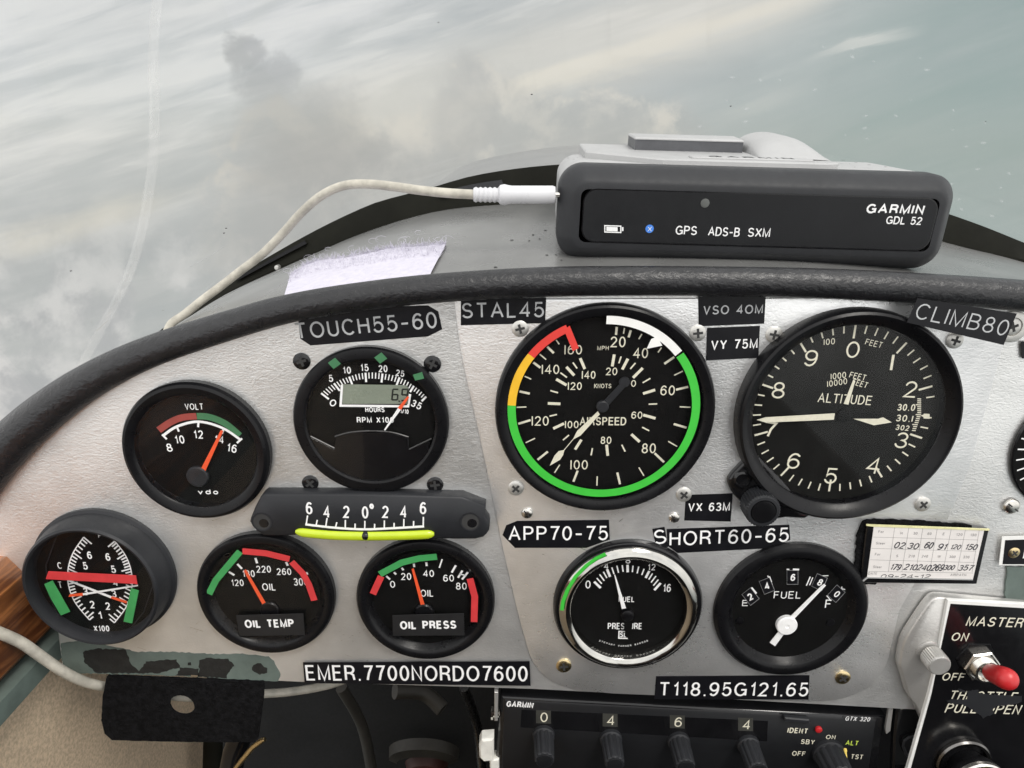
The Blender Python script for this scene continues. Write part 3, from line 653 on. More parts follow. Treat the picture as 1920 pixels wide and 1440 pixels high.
def tape(parent, path, wpx, h, m, nm='tape_mark'):
    mb = MB(); pts = [mb.f.P(*Z(*p), h) for p in path]; w = wpx / ZS * .188
    P = [Vector(p) for p in pts]; n = len(P); L = []; Rr = []
    for i in range(n):
        e = (P[min(i + 1, n - 1)] - P[max(i - 1, 0)]).normalized(); o = Vector((-e.y, e.x)) * w / 2; L.append(tuple(P[i] + o)); Rr.append(tuple(P[i] - o))
    mb.poly(L + Rr[::-1], h - .12, h); mb.build(nm, M[m], parent)

# airspeed indicator
ZS = 3.13; Z = zz(900, 540, 3.13)
t, dial, c, r = gauge('airspeed_indicator', 'large black airspeed dial with green, white, amber and red rim arcs', (34.3, -95.4), 41.5, 4.5, [(.1, 0), (.1, 3.2), (-.4, 4.3), (-1.2, 4.8), (-3.0, 4.6), (-4.2, 4.0), (-4.6, 3.4), (-4.8, 1.2)], -4.6, 1.1, glass=3.7)
h = 1.2; mb = MB()
ticks(mb, [(803, 228, 798, 275), (885, 248, 872, 290), (1140, 405, 1082, 445), (1222, 580, 1150, 597), (1212, 820, 1137, 798), (1080, 1022, 1025, 970), (822, 1152, 806, 1083), (548, 1137, 573, 1072), (338, 1008, 398, 960), (225, 797, 297, 775), (232, 607, 292, 620), (313, 437, 355, 468), (395, 345, 433, 382)], h, .85)
ticks(mb, [(848, 235, 842, 268), (950, 270, 932, 300), (1065, 350, 1045, 378), (1190, 488, 1140, 512), (1235, 700, 1172, 697), (1157, 930, 1105, 900), (962, 1102, 932, 1053), (686, 1160, 688, 1105), (437, 1085, 468, 1037), (268, 908, 323, 882), (215, 700, 272, 698), (262, 518, 300, 535), (350, 388, 388, 420), (447, 305, 465, 330)], h, .48)
ticks(mb, [(788, 390, 776, 460), (868, 415, 835, 478), (955, 470, 898, 527), (1028, 598, 957, 620), (1030, 765, 958, 745), (937, 903, 888, 858), (750, 985, 743, 920), (558, 948, 595, 890), (430, 825, 493, 795), (398, 677, 472, 680), (447, 535, 508, 570), (507, 463, 553, 513), (588, 412, 615, 475)], h, 1.05)
ticks(mb, [(828, 402, 815, 442), (912, 440, 882, 475), (1000, 530, 955, 556), (1040, 680, 990, 682), (993, 838, 952, 817), (852, 960, 832, 920), (652, 982, 660, 940), (487, 893, 522, 863), (408, 752, 452, 742), (413, 602, 458, 615), (472, 497, 510, 525), (545, 437, 570, 472)], h, .55)
for s, b in [('20', (765, 853, 285, 348)), ('40', (898, 985, 352, 412)), ('60', (1057, 1142, 572, 630)), ('80', (948, 1030, 912, 970)), ('|00', (530, 632, 1010, 1065)), ('|20', (303, 403, 752, 808)), ('|40', (362, 465, 450, 505)), ('|60', (495, 598, 335, 390))]:
    bb(mb, s, *b, h, wt=.135, cap=True)
for s, b in [('20', (738, 805, 467, 512)), ('0', (885, 915, 540, 580)), ('60', (887, 952, 725, 767)), ('80', (707, 770, 872, 915)), ('|00', (498, 578, 780, 823)), ('|20', (515, 597, 553, 598)), ('|40', (597, 677, 487, 533)), ('MPH', (688, 755, 340, 365)), ('KNOTS', (670, 770, 562, 588))]:
    bb(mb, s, *b, h, wt=.15, cap=True)
bb(mb, 'AIRSPEED', 585, 857, 758, 806, h, wt=.17, cap=True)
mb.build('markings', M['cream'], dial)
h = 2.6; mb = MB(); pxp(mb, [Z(*p) for p in [(703, 742), (692, 724), (570, 840), (545, 890), (590, 866)]], h - .25, h); mb.ribbon([mb.f.P(*Z(548, 886), h - .1), mb.f.P(*Z(488, 958), h - .1)], .3, h - .1)
pxp(mb, [Z(*p) for p in [(495, 952), (462, 958), (437, 985), (410, 1043), (470, 1008), (488, 980)]], h - .25, h); nd = mb.build('needle', M['cream'], t)
mb = MB(); pxp(mb, [Z(*p) for p in [(735, 712), (708, 685), (820, 565), (868, 530), (880, 545), (850, 585)]], h - .35, h + .05, .1); cc = mb.f.P(*Z(720, 697), h); mb.lathe(cc, [(2.3, h - 1.2), (2.3, h + .2), (1.9, h + .5), (0, h + .55)], 24); mb.lathe(mb.f.P(*Z(848, 553), h), [(2.0, h - .5), (2.0, h + .1), (0, h + .2)], 20); mb.build('counterweight_or_shade', M['blk2'], nd)
h = 3.95; ac = Vector(PF.P(1131.8, 768.6, h)); AR = abs(PF.P(1312, 768, h)[0] - PF.P(951, 768, h)[0]) / 2
def ang(zx, zy, hh=3.95): p = Vector(PF.P(*Z(zx, zy), hh)) - ac; return math.degrees(math.atan2(p.y, p.x))
def band(a0, a1, m, nm='colour_arc', w=3.05):
    mb = MB(); n = max(6, int(abs(a1 - a0) / 3)); pts = [tuple(ac + Vector((math.cos(R(a0 + (a1 - a0) * i / n)), math.sin(R(a0 + (a1 - a0) * i / n)))) * (AR - w / 2)) for i in range(n + 1)]; mb.ribbon(pts, w, h); return mb, m, nm
aw0, aw1 = ang(742, 200), ang(1155, 392); ag0 = ang(1175, 392); ag1 = ang(185, 690) - 360 if ang(185, 690) > 0 else ang(185, 690); ay1 = ang(310, 405); ar1 = ang(515, 240)
ag1 = ang(185, 690); ag1 = ag1 - 360 if ag1 > ag0 else ag1
x, m_, n_ = band(aw0, aw1, 'whtp'); pxp(x, [Z(*p) for p in [(1040, 285), (1005, 300), (978, 357), (1070, 338)]], h - .1, h + .02); x.build(n_, M[m_], t)
x, m_, n_ = band(ag0, ag1, 'grnb'); x.build(n_, M[m_], t)
x, m_, n_ = band(ag1, ay1 - 360 if ay1 > ag1 + 180 else ay1, 'yelp'); x.build(n_, M[m_], t)
a_ = ay1 - 360; b_ = ar1 - 360
x, m_, n_ = band(a_, b_, 'redp'); pxp(x, [Z(*p) for p in [(527, 222), (492, 245), (545, 372), (580, 352)]], h - .1, h + .02); x.build(n_, M[m_], t)
for px in [(975, 616), (1308, 624), (967, 915), (1282, 927)]: screw(t, px, 16, h=OH)

# altimeter
ZS = 3.131; Z = zz(1340, 540, 3.131)
t, dial, c, r = gauge('altimeter', 'large black three pointer altimeter with a knurled setting knob', (127.1, -97.2), 42.2, 7.5, [(.1, 0), (.1, 5.5), (-.5, 7.0), (-1.4, 7.6), (-2.6, 7.2), (-4.2, 5.6), (-5.4, 4.8), (-5.8, 4.2), (-6.0, 1.3)], -5.6, 1.2, 'blk', 'dialg', glass=4.6)
h = 1.3; mb = MB(); dc = Vector(PF.P(1578.5, 771, h)); dr = 33.2 * (CAM_D - h) / CAM_D
for i in range(50):
    if i in (12,): continue
    a = R(90 - i * 7.2); e = Vector((math.cos(a), math.sin(a))); mj = i % 5 == 0
    if i in (8, 9, 10, 11, 12, 13, 14, 15): e2 = dr + (.4 if i in (10, 15) else .9)
    else: e2 = dr
    l = 5.0 if mj else 3.0; mb.ribbon([tuple(dc + e * e2), tuple(dc + e * (e2 - l))], .75 if mj else .55, h)
for s, x, y, w, hh, ro in [('0', 805, 362, 82, 97, 0), ('2', 1142, 595, 74, 97, 3), ('3', 1090, 893, 74, 95, 8), ('4', 925, 1042, 78, 95, 6), ('5', 675, 1103, 74, 93, 3), ('6', 458, 1015, 76, 93, 3), ('8', 370, 600, 78, 97, 3), ('9', 560, 412, 78, 97, 3)]:
    ctext(mb, s, Z(x, y), w / ZS, hh / ZS, h, ro, wt=.12, cap=True)
mb.ribbon([mb.f.P(*Z(1050, 392), h), mb.f.P(*Z(1035, 482), h)], .95, h)
mb.ribbon([mb.f.P(*Z(*p), h) for p in [(300, 786), (362, 795), (330, 830), (312, 870)]], .85, h)
ctext(mb, '|00', Z(671, 315), 66 / ZS, 36 / ZS, h, -6, wt=.13); ctext(mb, 'FEET', Z(933, 325), 100 / ZS, 36 / ZS, h, 13, wt=.13)
ctext(mb, '|000', Z(724, 515), 90 / ZS, 36 / ZS, h, -7, wt=.13); ctext(mb, 'FEET', Z(838, 518), 96 / ZS, 36 / ZS, h, 12, wt=.13)
ctext(mb, '|0000', Z(717, 555), 118 / ZS, 36 / ZS, h, -9, wt=.13); ctext(mb, 'FEET', Z(852, 560), 90 / ZS, 36 / ZS, h, 16, wt=.13)
text(mb, 'ALTITUDE', Z(603, 670), Z(915, 688), 55 / ZS, h, wt=.13, cap=True)
ctext(mb, '30.0', Z(1122, 701), 104 / ZS, 40 / ZS, h, 1, wt=.19); ctext(mb, '30.|', Z(1112, 765), 100 / ZS, 40 / ZS, h, 3, wt=.19); ctext(mb, '302', Z(1100, 820), 80 / ZS, 32 / ZS, h, 5, wt=.19)
for i in range(17): y = 652 + i * 11.6; mb.ribbon([mb.f.P(*Z(1212 - max(0, i - 8) * 4, y), h), mb.f.P(*Z((1180 if i % 5 == 3 else 1190) - max(0, i - 8) * 4, y - 2), h)], .4, h)
pxp(mb, [Z(*p) for p in [(1210, 750), (1228, 743), (1228, 738), (1262, 740), (1262, 768), (1228, 766), (1226, 757)]], h - .1, h + .02)
mb.build('markings', M['cream'], dial)
h = 2.4; mb = MB(); pxp(mb, [Z(*p) for p in [(706, 737), (700, 773), (300, 790), (248, 775), (300, 760)]], h - .3, h); mb.build('needle', M['cream'], t)
h = 2.0; mb = MB(); pxp(mb, [Z(*p) for p in [(815, 768), (935, 806), (1040, 789), (990, 760), (960, 768)]], h - .2, h); mb.build('needle', M['cream'], t)
h = 1.7; mb = MB(); pxp(mb, [Z(*p) for p in [(758, 680), (785, 685), (826, 545), (815, 538)]], h - .2, h); mb.build('needle', M['cream'], t)
h = 2.7; mb = MB(); mb.lathe(mb.f.P(*Z(765, 750), h), [(2.6, 1.3), (2.6, h), (2.0, h + .3), (0, h + .35)], 24); pxp(mb, [Z(*p) for p in [(760, 730), (985, 738), (960, 775), (770, 768)]], 1.4, 1.9); mb.build('pointer_hub', M['dial'], t)
# lower left ear with setting knob
mb = MB(); ear = [Z(*p) for p in [(235, 960), (175, 1020), (95, 1105), (82, 1150), (110, 1210), (160, 1262), (230, 1320), (330, 1362), (420, 1350), (560, 1340), (420, 1150)]]
mb.poly([tuple(p) for p in smooth_path([PF.P(*p, 3.5) for p in ear], 3)], .76, 3.5, .8); mb.build('knob_flange', M['gloss'], t, ang=50)
mb = MB(); cc = PF.P(*Z(158, 1120), 3.6); mb.lathe(cc, [(3.4, 3.4), (3.4, 4.6), (2.6, 5.0), (2.2, 4.2), (0, 4.2)], 28); mb.build('lug', M['gloss'], t)
kc = PF.P(*Z(252, 1262), 5.0); mb = MB(); prof = []; rows = []
for h_, rr_ in ((3.5, 6.0), (4.2, 6.5), (11.5, 6.5), (12.3, 5.9), (12.4, 4.9), (11.8, 4.7)):
    rows.append([(kc[0] + rr_ * (1 + (.028 if j % 2 else -.028) * (rr_ > 6.2)) * math.cos(math.pi * j / 36), kc[1] + rr_ * (1 + (.028 if j % 2 else -.028) * (rr_ > 6.2)) * math.sin(math.pi * j / 36), h_) for j in range(72)])
mb.loft(rows, True); kn = mb.build('setting_knob', M['blk2'], t, ang=20)
mb = MB(); mb.lathe(kc, [(4.8, 11.7), (4.5, 12.5), (0, 12.9)], 36); mb.build('knob_cap', M['gloss'], kn)
for px in [(1451, 627), (1790, 638), (1730, 945)]: screw(t, px, 16, h=OH)

# tachometer
ZS = 3.131; Z = zz(440, 560, 3.131)
t, dial, c, r = gauge('tachometer', 'black tachometer with a grey hour counter window above a raised lower cover', (-54.5, -100.8), 29.6, 3.5, [(.05, 0), (.05, 2.4), (-.5, 3.3), (-1.4, 3.6), (-4.2, 3.5), (-5.0, 3.0), (-5.2, 1.2)], -4.8, 1.1, 'blk', 'dial', glass=3.2)
h = 1.2; mb = MB(); tc = (815, 832)
mj = [(508, 555, 553, 590), (583, 497, 617, 541), (672, 458, 690, 503), (768, 435, 772, 490), (868, 440, 862, 492), (968, 462, 950, 510), (1052, 512, 1030, 548), (1125, 575, 1098, 602)]
for i in range(36):
    k, f = divmod(i, 5); a = mj[k]; b = mj[min(k + 1, 7)]; q = [a[j] + (b[j] - a[j]) * f / 5 for j in range(4)]; kx = 1.0 if f == 0 else .62
    if f: # push onto the arc between two majors
        dx, dy = q[0] - tc[0], q[1] - tc[1]; s = 1 + .012 * (1 - abs(2 * f / 5 - 1)); q[0], q[1] = tc[0] + dx * s, tc[1] + dy * s
        q[2], q[3] = q[0] + (q[2] - q[0]) * kx, q[1] + (q[3] - q[1]) * kx
    mb.ribbon([mb.f.P(*Z(q[0], q[1]), h), mb.f.P(*Z(q[2], q[3]), h)], .75 if f == 0 else .42, h)
for s, x, y, w, hh, ro in [('0', 577, 612, 40, 42, 30), ('5', 566, 468, 26, 42, 0), ('10', 660, 420, 48, 42, 0), ('15', 763, 405, 48, 42, 0), ('20', 872, 411, 52, 42, 0), ('25', 972, 438, 50, 38, 10), ('35', 1067, 622, 62, 42, 25), ('1/10', 997, 662, 48, 26, 5)]:
    ctext(mb, s, Z(x, y), w / ZS, hh / ZS, h, ro, wt=.19)
bb(mb, 'HOURS', 768, 880, 637, 667, h, wt=.2); bb(mb, 'RPM X100', 718, 935, 695, 729, h, wt=.2)
mb.ribbon([mb.f.P(*Z(*p), h) for p in [(630, 505), (622, 628), (1018, 632), (1030, 560)]], .9, h)
mb.build('markings', M['white'], dial)
mb = MB(); pxp(mb, [Z(*p) for p in [(637, 503), (1008, 508), (1022, 530), (1018, 618), (632, 618)]], 1.1, 1.3); lc = mb.build('hour_counter', M['lcd'], t)
mb = MB(); hh = 1.35
def seg7(x0, y0, w, hg, segs):
    P7 = {'a': (0, 0, 1, 0), 'b': (1, 0, 1, .5), 'c': (1, .5, 1, 1), 'd': (0, 1, 1, 1), 'e': (0, .5, 0, 1), 'f': (0, 0, 0, .5), 'g': (0, .5, 1, .5)}
    for k in segs: a, b, c_, d = P7[k]; mb.ribbon([mb.f.P(*Z(x0 + a * w + (.5 - b) * 6, y0 + b * hg), hh), mb.f.P(*Z(x0 + c_ * w + (.5 - d) * 6, y0 + d * hg), hh)], .62, hh, .03)
seg7(926, 532, 32, 62, 'acdefg'); seg7(982, 532, 32, 66, 'abcdfg'); mb.ribbon([mb.f.P(*Z(968, 598), hh), mb.f.P(*Z(964, 606), hh)], .6, hh)
mb.build('counter_digits', M['lcdd'], lc)
h = 2.0; mb = MB(); pxp(mb, [Z(*p) for p in [(876, 771), (884, 774), (976, 652), (958, 642)]], h - .2, h); nd = mb.build('needle', M['white'], t)
mb = MB(); pxp(mb, [Z(*p) for p in [(976, 653), (957, 642), (1015, 572), (1024, 580)]], h - .2, h + .02); mb.build('needle_tip', M['redn'], nd)
mb = MB(); cov = [(445, 812), (580, 880), (588, 812), (680, 788), (800, 780), (920, 788), (1020, 815), (1025, 882), (1152, 825), (1135, 930), (1080, 1000), (1000, 1060), (900, 1092), (800, 1100), (690, 1088), (580, 1045), (500, 980), (455, 890)]
mb.poly([mb.f.P(*Z(*p), 2.4) for p in cov], 1.2, 2.4, .35); mb.build('lower_cover', M['gloss'], t)
mb = MB()
for L in ([(588, 810), (680, 785), (800, 777), (920, 785), (1020, 813)], [(445, 808), (585, 878)], [(1025, 884), (1155, 822)], [(455, 890), (500, 980), (580, 1045), (690, 1090), (800, 1102), (900, 1094), (1000, 1062), (1080, 1002), (1135, 930)]):
    mb.tube([(*mb.f.P(*Z(*p), 2.5), 2.4) for p in smooth_path([(a, b, 0) for a, b in L], 4) for p in [p[:2]]], .28, 6)
mb.build('cover_ridge', M['ridge'], t)
for x, y in [(585, 381), (857, 350), (1080, 457)]:
    mb = MB(); pxp(mb, [Z(x - 38, y - 4), Z(x + 4, y - 34), Z(x + 38, y + 2), Z(x - 4, y + 32)] if x < 1000 else [Z(x - 34, y - 10), Z(x + 20, y - 26), Z(x + 32, y + 12), Z(x - 20, y + 24)], 3.3, 3.75); mb.build('tape_mark', M['grnd'], t)
for px in [(566, 677), (811, 682), (582, 905), (816, 908)]: screw(t, px, 17, 'gloss', 'phillips', 0)

# small two-inch gauges
SMALL = [(.0, 0), (.0, 2.6), (-.7, 3.8), (-1.8, 4.2), (-3.3, 4.0), (-4.3, 3.4), (-4.6, 3.0), (-6.2, 1.2), (-6.4, .9)]
ZS = 3.692; Z = zz(0, 640, 3.692)
t, dial, c, r = gauge('voltmeter', 'small black voltmeter with red and green scale and red needle, upper left', (-123.1, -114.6), 28.6, 4.5, [(.0, 0), (.0, 2.8), (-.7, 4.0), (-1.8, 4.6), (-3.6, 4.2), (-4.6, 3.6), (-5.0, 3.2), (-5.4, 1.2), (-5.6, .9)], -5.2, .9, glass=3.4)
h = 1.0; mb = MB(); ap = smooth_path([PF.P(*Z(*p), h) for p in [(1130, 652), (1225, 590), (1375, 556), (1540, 600), (1668, 684)]], 6); mb.ribbon(ap, 1.0, h)
ticks(mb, [(1122, 645, 1155, 678), (1222, 585, 1238, 625), (1375, 550, 1371, 594), (1550, 600, 1536, 640), (1675, 672, 1640, 704)], h + .02, .8)
for s, x, y, w, hh, ro in [('8', 1177, 735, 40, 58, -8), ('10', 1247, 680, 66, 58, -3), ('12', 1377, 645, 66, 58, 0), ('14', 1520, 680, 66, 52, 8), ('16', 1607, 740, 70, 58, 12)]: ctext(mb, s, Z(x, y), w / ZS, hh / ZS, h, ro, wt=.17)
bb(mb, 'VOLT', 1283, 1410, 430, 474, h, wt=.15); text(mb, 'vdo', Z(1368, 1058), Z(1515, 1060), 36 / ZS, h, wt=.24)
mb.build('markings', M['white'], dial)
for m_, L in (('redd', [(1098, 615), (1180, 560), (1260, 528), (1360, 518)]), ('grnd', [(1362, 518), (1450, 525), (1560, 570), (1660, 652)])):
    mb = MB(); mb.ribbon(smooth_path([PF.P(*Z(*p), h) for p in L], 5), 2.6, h - .03); mb.build('scale_band', M[m_], dial)
h = 2.0; mb = MB(); pxp(mb, [Z(*p) for p in [(1388, 888), (1422, 897), (1545, 622), (1528, 615)]], h - .2, h); mb.build('needle', M['redn'], t)
mb = MB(); mb.lathe(PF.P(*Z(1365, 940), 2.2), [(4.3, .9), (4.3, 2.0), (3.8, 2.5), (0, 2.6)], 32); mb.build('needle_hub', M['blk2'], t)

ZS = 4.644; Z = zz(0, 920, 4.644)
hr = 12.0; cc0 = PF.P(168, 1104, hr)
t = thing('cylinder_head_gauge', 'black twin needle temperature gauge in a deep bezel, red tape across, lower left', 'gauge', PF.W(*cc0, 0), 'round dials in the instrument panel')
rr = abs(PF.P(296, 1086, hr)[0] - PF.P(40, 1086, hr)[0]) / 2
mb = MB(); mb.lathe(cc0, [(rr + 2.2, 0), (rr + 2.2, 1.6), (rr + 1.0, 2.3), (rr + .2, 9), (rr - .2, 11.4), (rr - 1.0, 12.2), (rr - 1.8, 11.9), (rr - 2.6, 9.5), (rr - 2.8, 6.2)], 96); mb.build('bezel', M['blk2'], t, ang=28)
mb = MB(); mb.lathe(cc0, [(0, 6.3), (rr - 2.7, 6.3)], 72); dial = mb.build('dial', M['dial'], t)
mb = MB(); mb.lathe(cc0, [(0, 9.4), (rr - 2.6, 9.4), (rr - 2.6, 8.8), (0, 8.8)], 64); mb.build('glass', M['glass'], t)
mb = MB(); mb.ribbon([PF.P(*Z(1195, 285), 10.6), PF.P(*Z(1245, 405), 10.6)], .7, 12.6, 0); mb.ribbon([PF.P(*Z(1210, 320), 10.6), PF.P(*Z(1255, 380), 10.6)], .2, 12.6, 0)
h = 6.4; mb = MB()
La = smooth_path([PF.P(*Z(*p), h) for p in [(728, 405), (635, 545), (592, 690), (598, 830), (655, 975), (778, 1125)]], 8); Ra = smooth_path([PF.P(*Z(*p), h) for p in [(1000, 440), (1090, 560), (1140, 690), (1150, 830), (1105, 1000), (997, 1150)]], 8)
mb.ribbon(La, .45, h); mb.ribbon(Ra, .45, h)
for L, sg in ((La, 1), (Ra, -1)):
    n = 26
    for i in range(n + 1):
        x = i / n * (len(L) - 1); j = min(int(x), len(L) - 2); p = L[j].lerp(L[j + 1], x - j); e = (L[j + 1] - L[j]).normalized(); nr = Vector((-e.y, e.x)) * sg; l = 4.0 if i % 5 == 0 else 2.5
        nr = (nr + Vector((0, -.25 if i < n / 2 else .25))).normalized(); mb.ribbon([tuple(p), tuple(p + nr * l)], .62, h + .01)
for s, x, y in [('6', 785, 562), ('5', 748, 655), ('3', 752, 878), ('2', 810, 992), ('1', 877, 1085), ('6', 945, 577), ('5', 993, 685), ('4', 1012, 800), ('3', 998, 898), ('2', 945, 1005)]: ctext(mb, s, Z(x, y), 40 / ZS, 66 / ZS, h, 0, wt=.19)
for s, x, y, w, hh in [('F', 870, 392, 24, 36), ('C', 525, 652, 36, 58), ('T', 530, 820, 34, 60)]: ctext(mb, s, Z(x, y), w / ZS, hh / ZS, h, 0, wt=.15)
bb(mb, 'X100', 820, 955, 1174, 1226, h, wt=.2, slant=.05); mb.build('markings', M['white'], dial)
for h, A, B in ((7.2, [(605, 778), (600, 792), (965, 938), (972, 922)], [(964, 938), (972, 921), (1105, 965), (1100, 982)]), (7.7, [(1200, 820), (1200, 832), (722, 912), (718, 896)], [(724, 914), (718, 892), (605, 905), (595, 925)])):
    mb = MB(); pxp(mb, [Z(*p) for p in A], h - .2, h); nd = mb.build('needle', M['white'], t); mb = MB(); pxp(mb, [Z(*p) for p in B], h - .2, h + .02); mb.build('needle_tip', M['redn'], nd)
for m_, L in (('redt', [(420, 704), (1182, 740), (1196, 818), (1175, 812), (398, 770)]), ('grnt', [(385, 815), (455, 784), (608, 1055), (530, 1086), (445, 945)]), ('grnt', [(1140, 852), (1208, 872), (1150, 1156), (1075, 1140)])):
    mb = MB(); pxp(mb, [Z(*p) for p in L], 9.3, 9.6); mb.build('tape_mark', M[m_], t)
for L in ([(500, 380), (400, 650), (425, 900), (560, 1210)], [(1330, 830), (1250, 1060), (1075, 1280)]):
    mb = MB(); mb.tube([(*PF.P(*Z(*p), 7), 7) for p in L], .25, 6); mb.build('mask_edge', M['blk2'], t)

ZS = 3.097; Z = zz(340, 980, 3.097)
t, dial, c, r = gauge('oil_temperature_gauge', 'small black oil gauge with green tape left of long red tape, OIL TEMP tag', (-101.8, -178.3), 28.5, 4.2, SMALL, -6.0, .9, glass=3.2)
h = 1.0; mb = MB(); ticks(mb, [(275, 285, 308, 305), (325, 240, 352, 268), (430, 205, 440, 236), (608, 228, 618, 250), (725, 288, 732, 302)], h, .95)
for s, b in [('120', (292, 364, 330, 368)), ('180', (357, 428, 276, 316)), ('220', (438, 522, 250, 290)), ('260', (556, 640, 265, 304)), ('300', (655, 738, 322, 366)), ('OIL', (472, 550, 352, 394))]: bb(mb, s, *b, h, wt=.15)
mb.build('markings', M['white'], dial)
h = 2.0; mb = MB(); pxp(mb, [Z(*p) for p in [(480, 492), (500, 484), (374, 272), (362, 280)]], h - .2, h); mb.build('needle', M['redn'], t)
mb = MB(); mb.lathe(PF.P(*Z(512, 512), 2.2), [(4.0, .9), (4.0, 2.0), (3.5, 2.5), (0, 2.6)], 32); mb.build('needle_hub', M['blk'], t)
for m_, L in (('grnt', [(160, 415), (200, 335), (340, 168)]), ('redt', [(355, 166), (490, 178), (628, 212)]), ('redt', [(640, 228), (705, 295), (740, 360), (772, 452)])): tape(t, L, 44, 3.35, m_)
t, dial, c, r = gauge('oil_pressure_gauge', 'small black oil gauge with green tape between two red tapes, OIL PRESS tag', (-35.7, -180.0), 28.7, 4.2, SMALL, -6.0, .9, glass=3.2)
h = 1.0; mb = MB(); ticks(mb, [(1190, 310, 1212, 330), (1235, 288, 1247, 301), (1280, 262, 1290, 276), (1350, 238, 1353, 258), (1422, 230, 1425, 252), (1515, 212, 1498, 262, .6), (1594, 248, 1570, 290), (1632, 278, 1607, 320), (1664, 288, 1630, 330), (1613, 298, 1652, 306, .5)], h, .85)
for s, b in [('0', (1213, 1243, 338, 378)), ('20', (1277, 1336, 292, 333)), ('40', (1405, 1468, 275, 315)), ('60', (1521, 1584, 302, 342)), ('80', (1595, 1658, 348, 389)), ('OIL', (1390, 1465, 389, 430))]: bb(mb, s, *b, h, wt=.15)
mb.build('markings', M['white'], dial)
h = 2.0; mb = MB(); pxp(mb, [Z(*p) for p in [(1397, 505), (1420, 502), (1349, 266), (1337, 270)]], h - .2, h); mb.build('needle', M['redn'], t)
mb = MB(); mb.lathe(PF.P(*Z(1410, 525), 2.2), [(4.0, .9), (4.0, 2.0), (3.5, 2.5), (0, 2.6)], 32); mb.build('needle_hub', M['blk'], t)
for m_, L in (('redt', [(1112, 415), (1160, 312)]), ('grnt', [(1152, 300), (1280, 232), (1380, 208), (1484, 198)]), ('redt', [(1676, 325), (1704, 430), (1700, 577)])): tape(t, L, 45, 3.35, m_)

ZS = 3.84; Z = zz(920, 980, 3.84)
kk = (CAM_D - 6) / CAM_D; c0 = (48.6, -182.9)
t, dial, c, r = gauge('fuel_pressure_gauge', 'chrome ringed fuel pressure gauge with a white needle and pale green rim tape', c0, 24.3, 6, [(4.7, 3.0), (4.4, 4.6), (3.2, 5.9), (1.8, 6.4), (.6, 6.0), (-.2, 5.2), (-.5, 3.2), (-.8, 1.2)], -.5, 1.1, 'chrome', 'dial', glass=4.6)
mb = MB(); mb.lathe(c, [(r + 6.7, .4), (r + 6.7, 2.0), (r + 6.0, 3.2), (r + 4.8, 3.7), (r + 4.3, 3.6)], 96); mb.build('gasket', M['gloss'], t)
h = 1.2; mb = MB()
mjs = [(745, 425, 792, 470), (838, 335, 860, 390), (985, 303, 987, 357), (1142, 348, 1116, 398), (1224, 435, 1178, 486)]
for i in range(17):
    k, f = divmod(i, 4); a = mjs[k]; b = mjs[min(k + 1, 4)]; q = [a[j] + (b[j] - a[j]) * f / 4 for j in range(4)]
    if f:
        s = 1 + .035 * (1 - abs(f / 2 - 1)); q[0], q[1] = 987 + (q[0] - 987) * s, 590 + (q[1] - 590) * s; q[2], q[3] = q[0] + (q[2] - q[0]) * .8, q[1] + (q[3] - q[1]) * .8
    mb.ribbon([PF.P(*Z(q[0], q[1]), h), PF.P(*Z(q[2], q[3]), h)], 1.0 if f == 0 else .55, h)
for s, x, y, w, hh in [('0', 700, 445, 38, 58), ('4', 832, 312, 32, 46), ('8', 988, 272, 36, 44), ('12', 1157, 320, 56, 46), ('16', 1267, 470, 56, 58)]: ctext(mb, s, Z(x, y), w / ZS, hh / ZS, h, 0, wt=.15)
bb(mb, 'FUEL', 921, 1035, 532, 572, h, wt=.17); bb(mb, 'PRESSURE', 843, 1088, 722, 768, h, wt=.17)
fr_ = [(920, 779), (976, 781), (974, 786), (928, 786), (928, 828), (985, 830), (988, 838), (918, 836)]; pxp(mb, [Z(*p) for p in fr_], h - .1, h); text(mb, 'SL', Z(930, 824), Z(976, 826), 36 / ZS, h + .02, wt=.2)
for i, ch in enumerate('STEWART WARNER 826006'):
    f = i / 20; x = 785 + 342 * f; y = 850 + 38 * math.sin(math.pi * f); 
    if ch != ' ': ctext(mb, ch, Z(x, y), 10 / ZS, 12 / ZS, h, 22 - 44 * f, wt=.2)
mb.build('markings', M['white'], dial)
h = 2.6; mb = MB(); pxp(mb, [Z(*p) for p in [(944, 622), (975, 616), (897, 376), (890, 377)]], h - .25, h); nd = mb.build('needle', M['white'], t)
mb = MB(); pxp(mb, [Z(*p) for p in [(966, 670), (1008, 664), (1018, 770), (1010, 800), (985, 802), (960, 775)]], h - .3, h - .05); mb.build('counterweight_or_shade', M['dial'], nd)  # dark tail added in place of the hub's shadow over the lettering
mb = MB(); mb.lathe(PF.P(*Z(985, 672), 2.4), [(2.6, 1.1), (2.6, 2.6), (2.0, 3.0), (0, 3.05)], 28); mb.build('needle_hub', M['blk'], t)
tape(t, [(512, 632), (520, 570), (555, 480), (610, 390), (690, 308), (760, 258), (828, 226)], 30, 6.75, 'grnb')

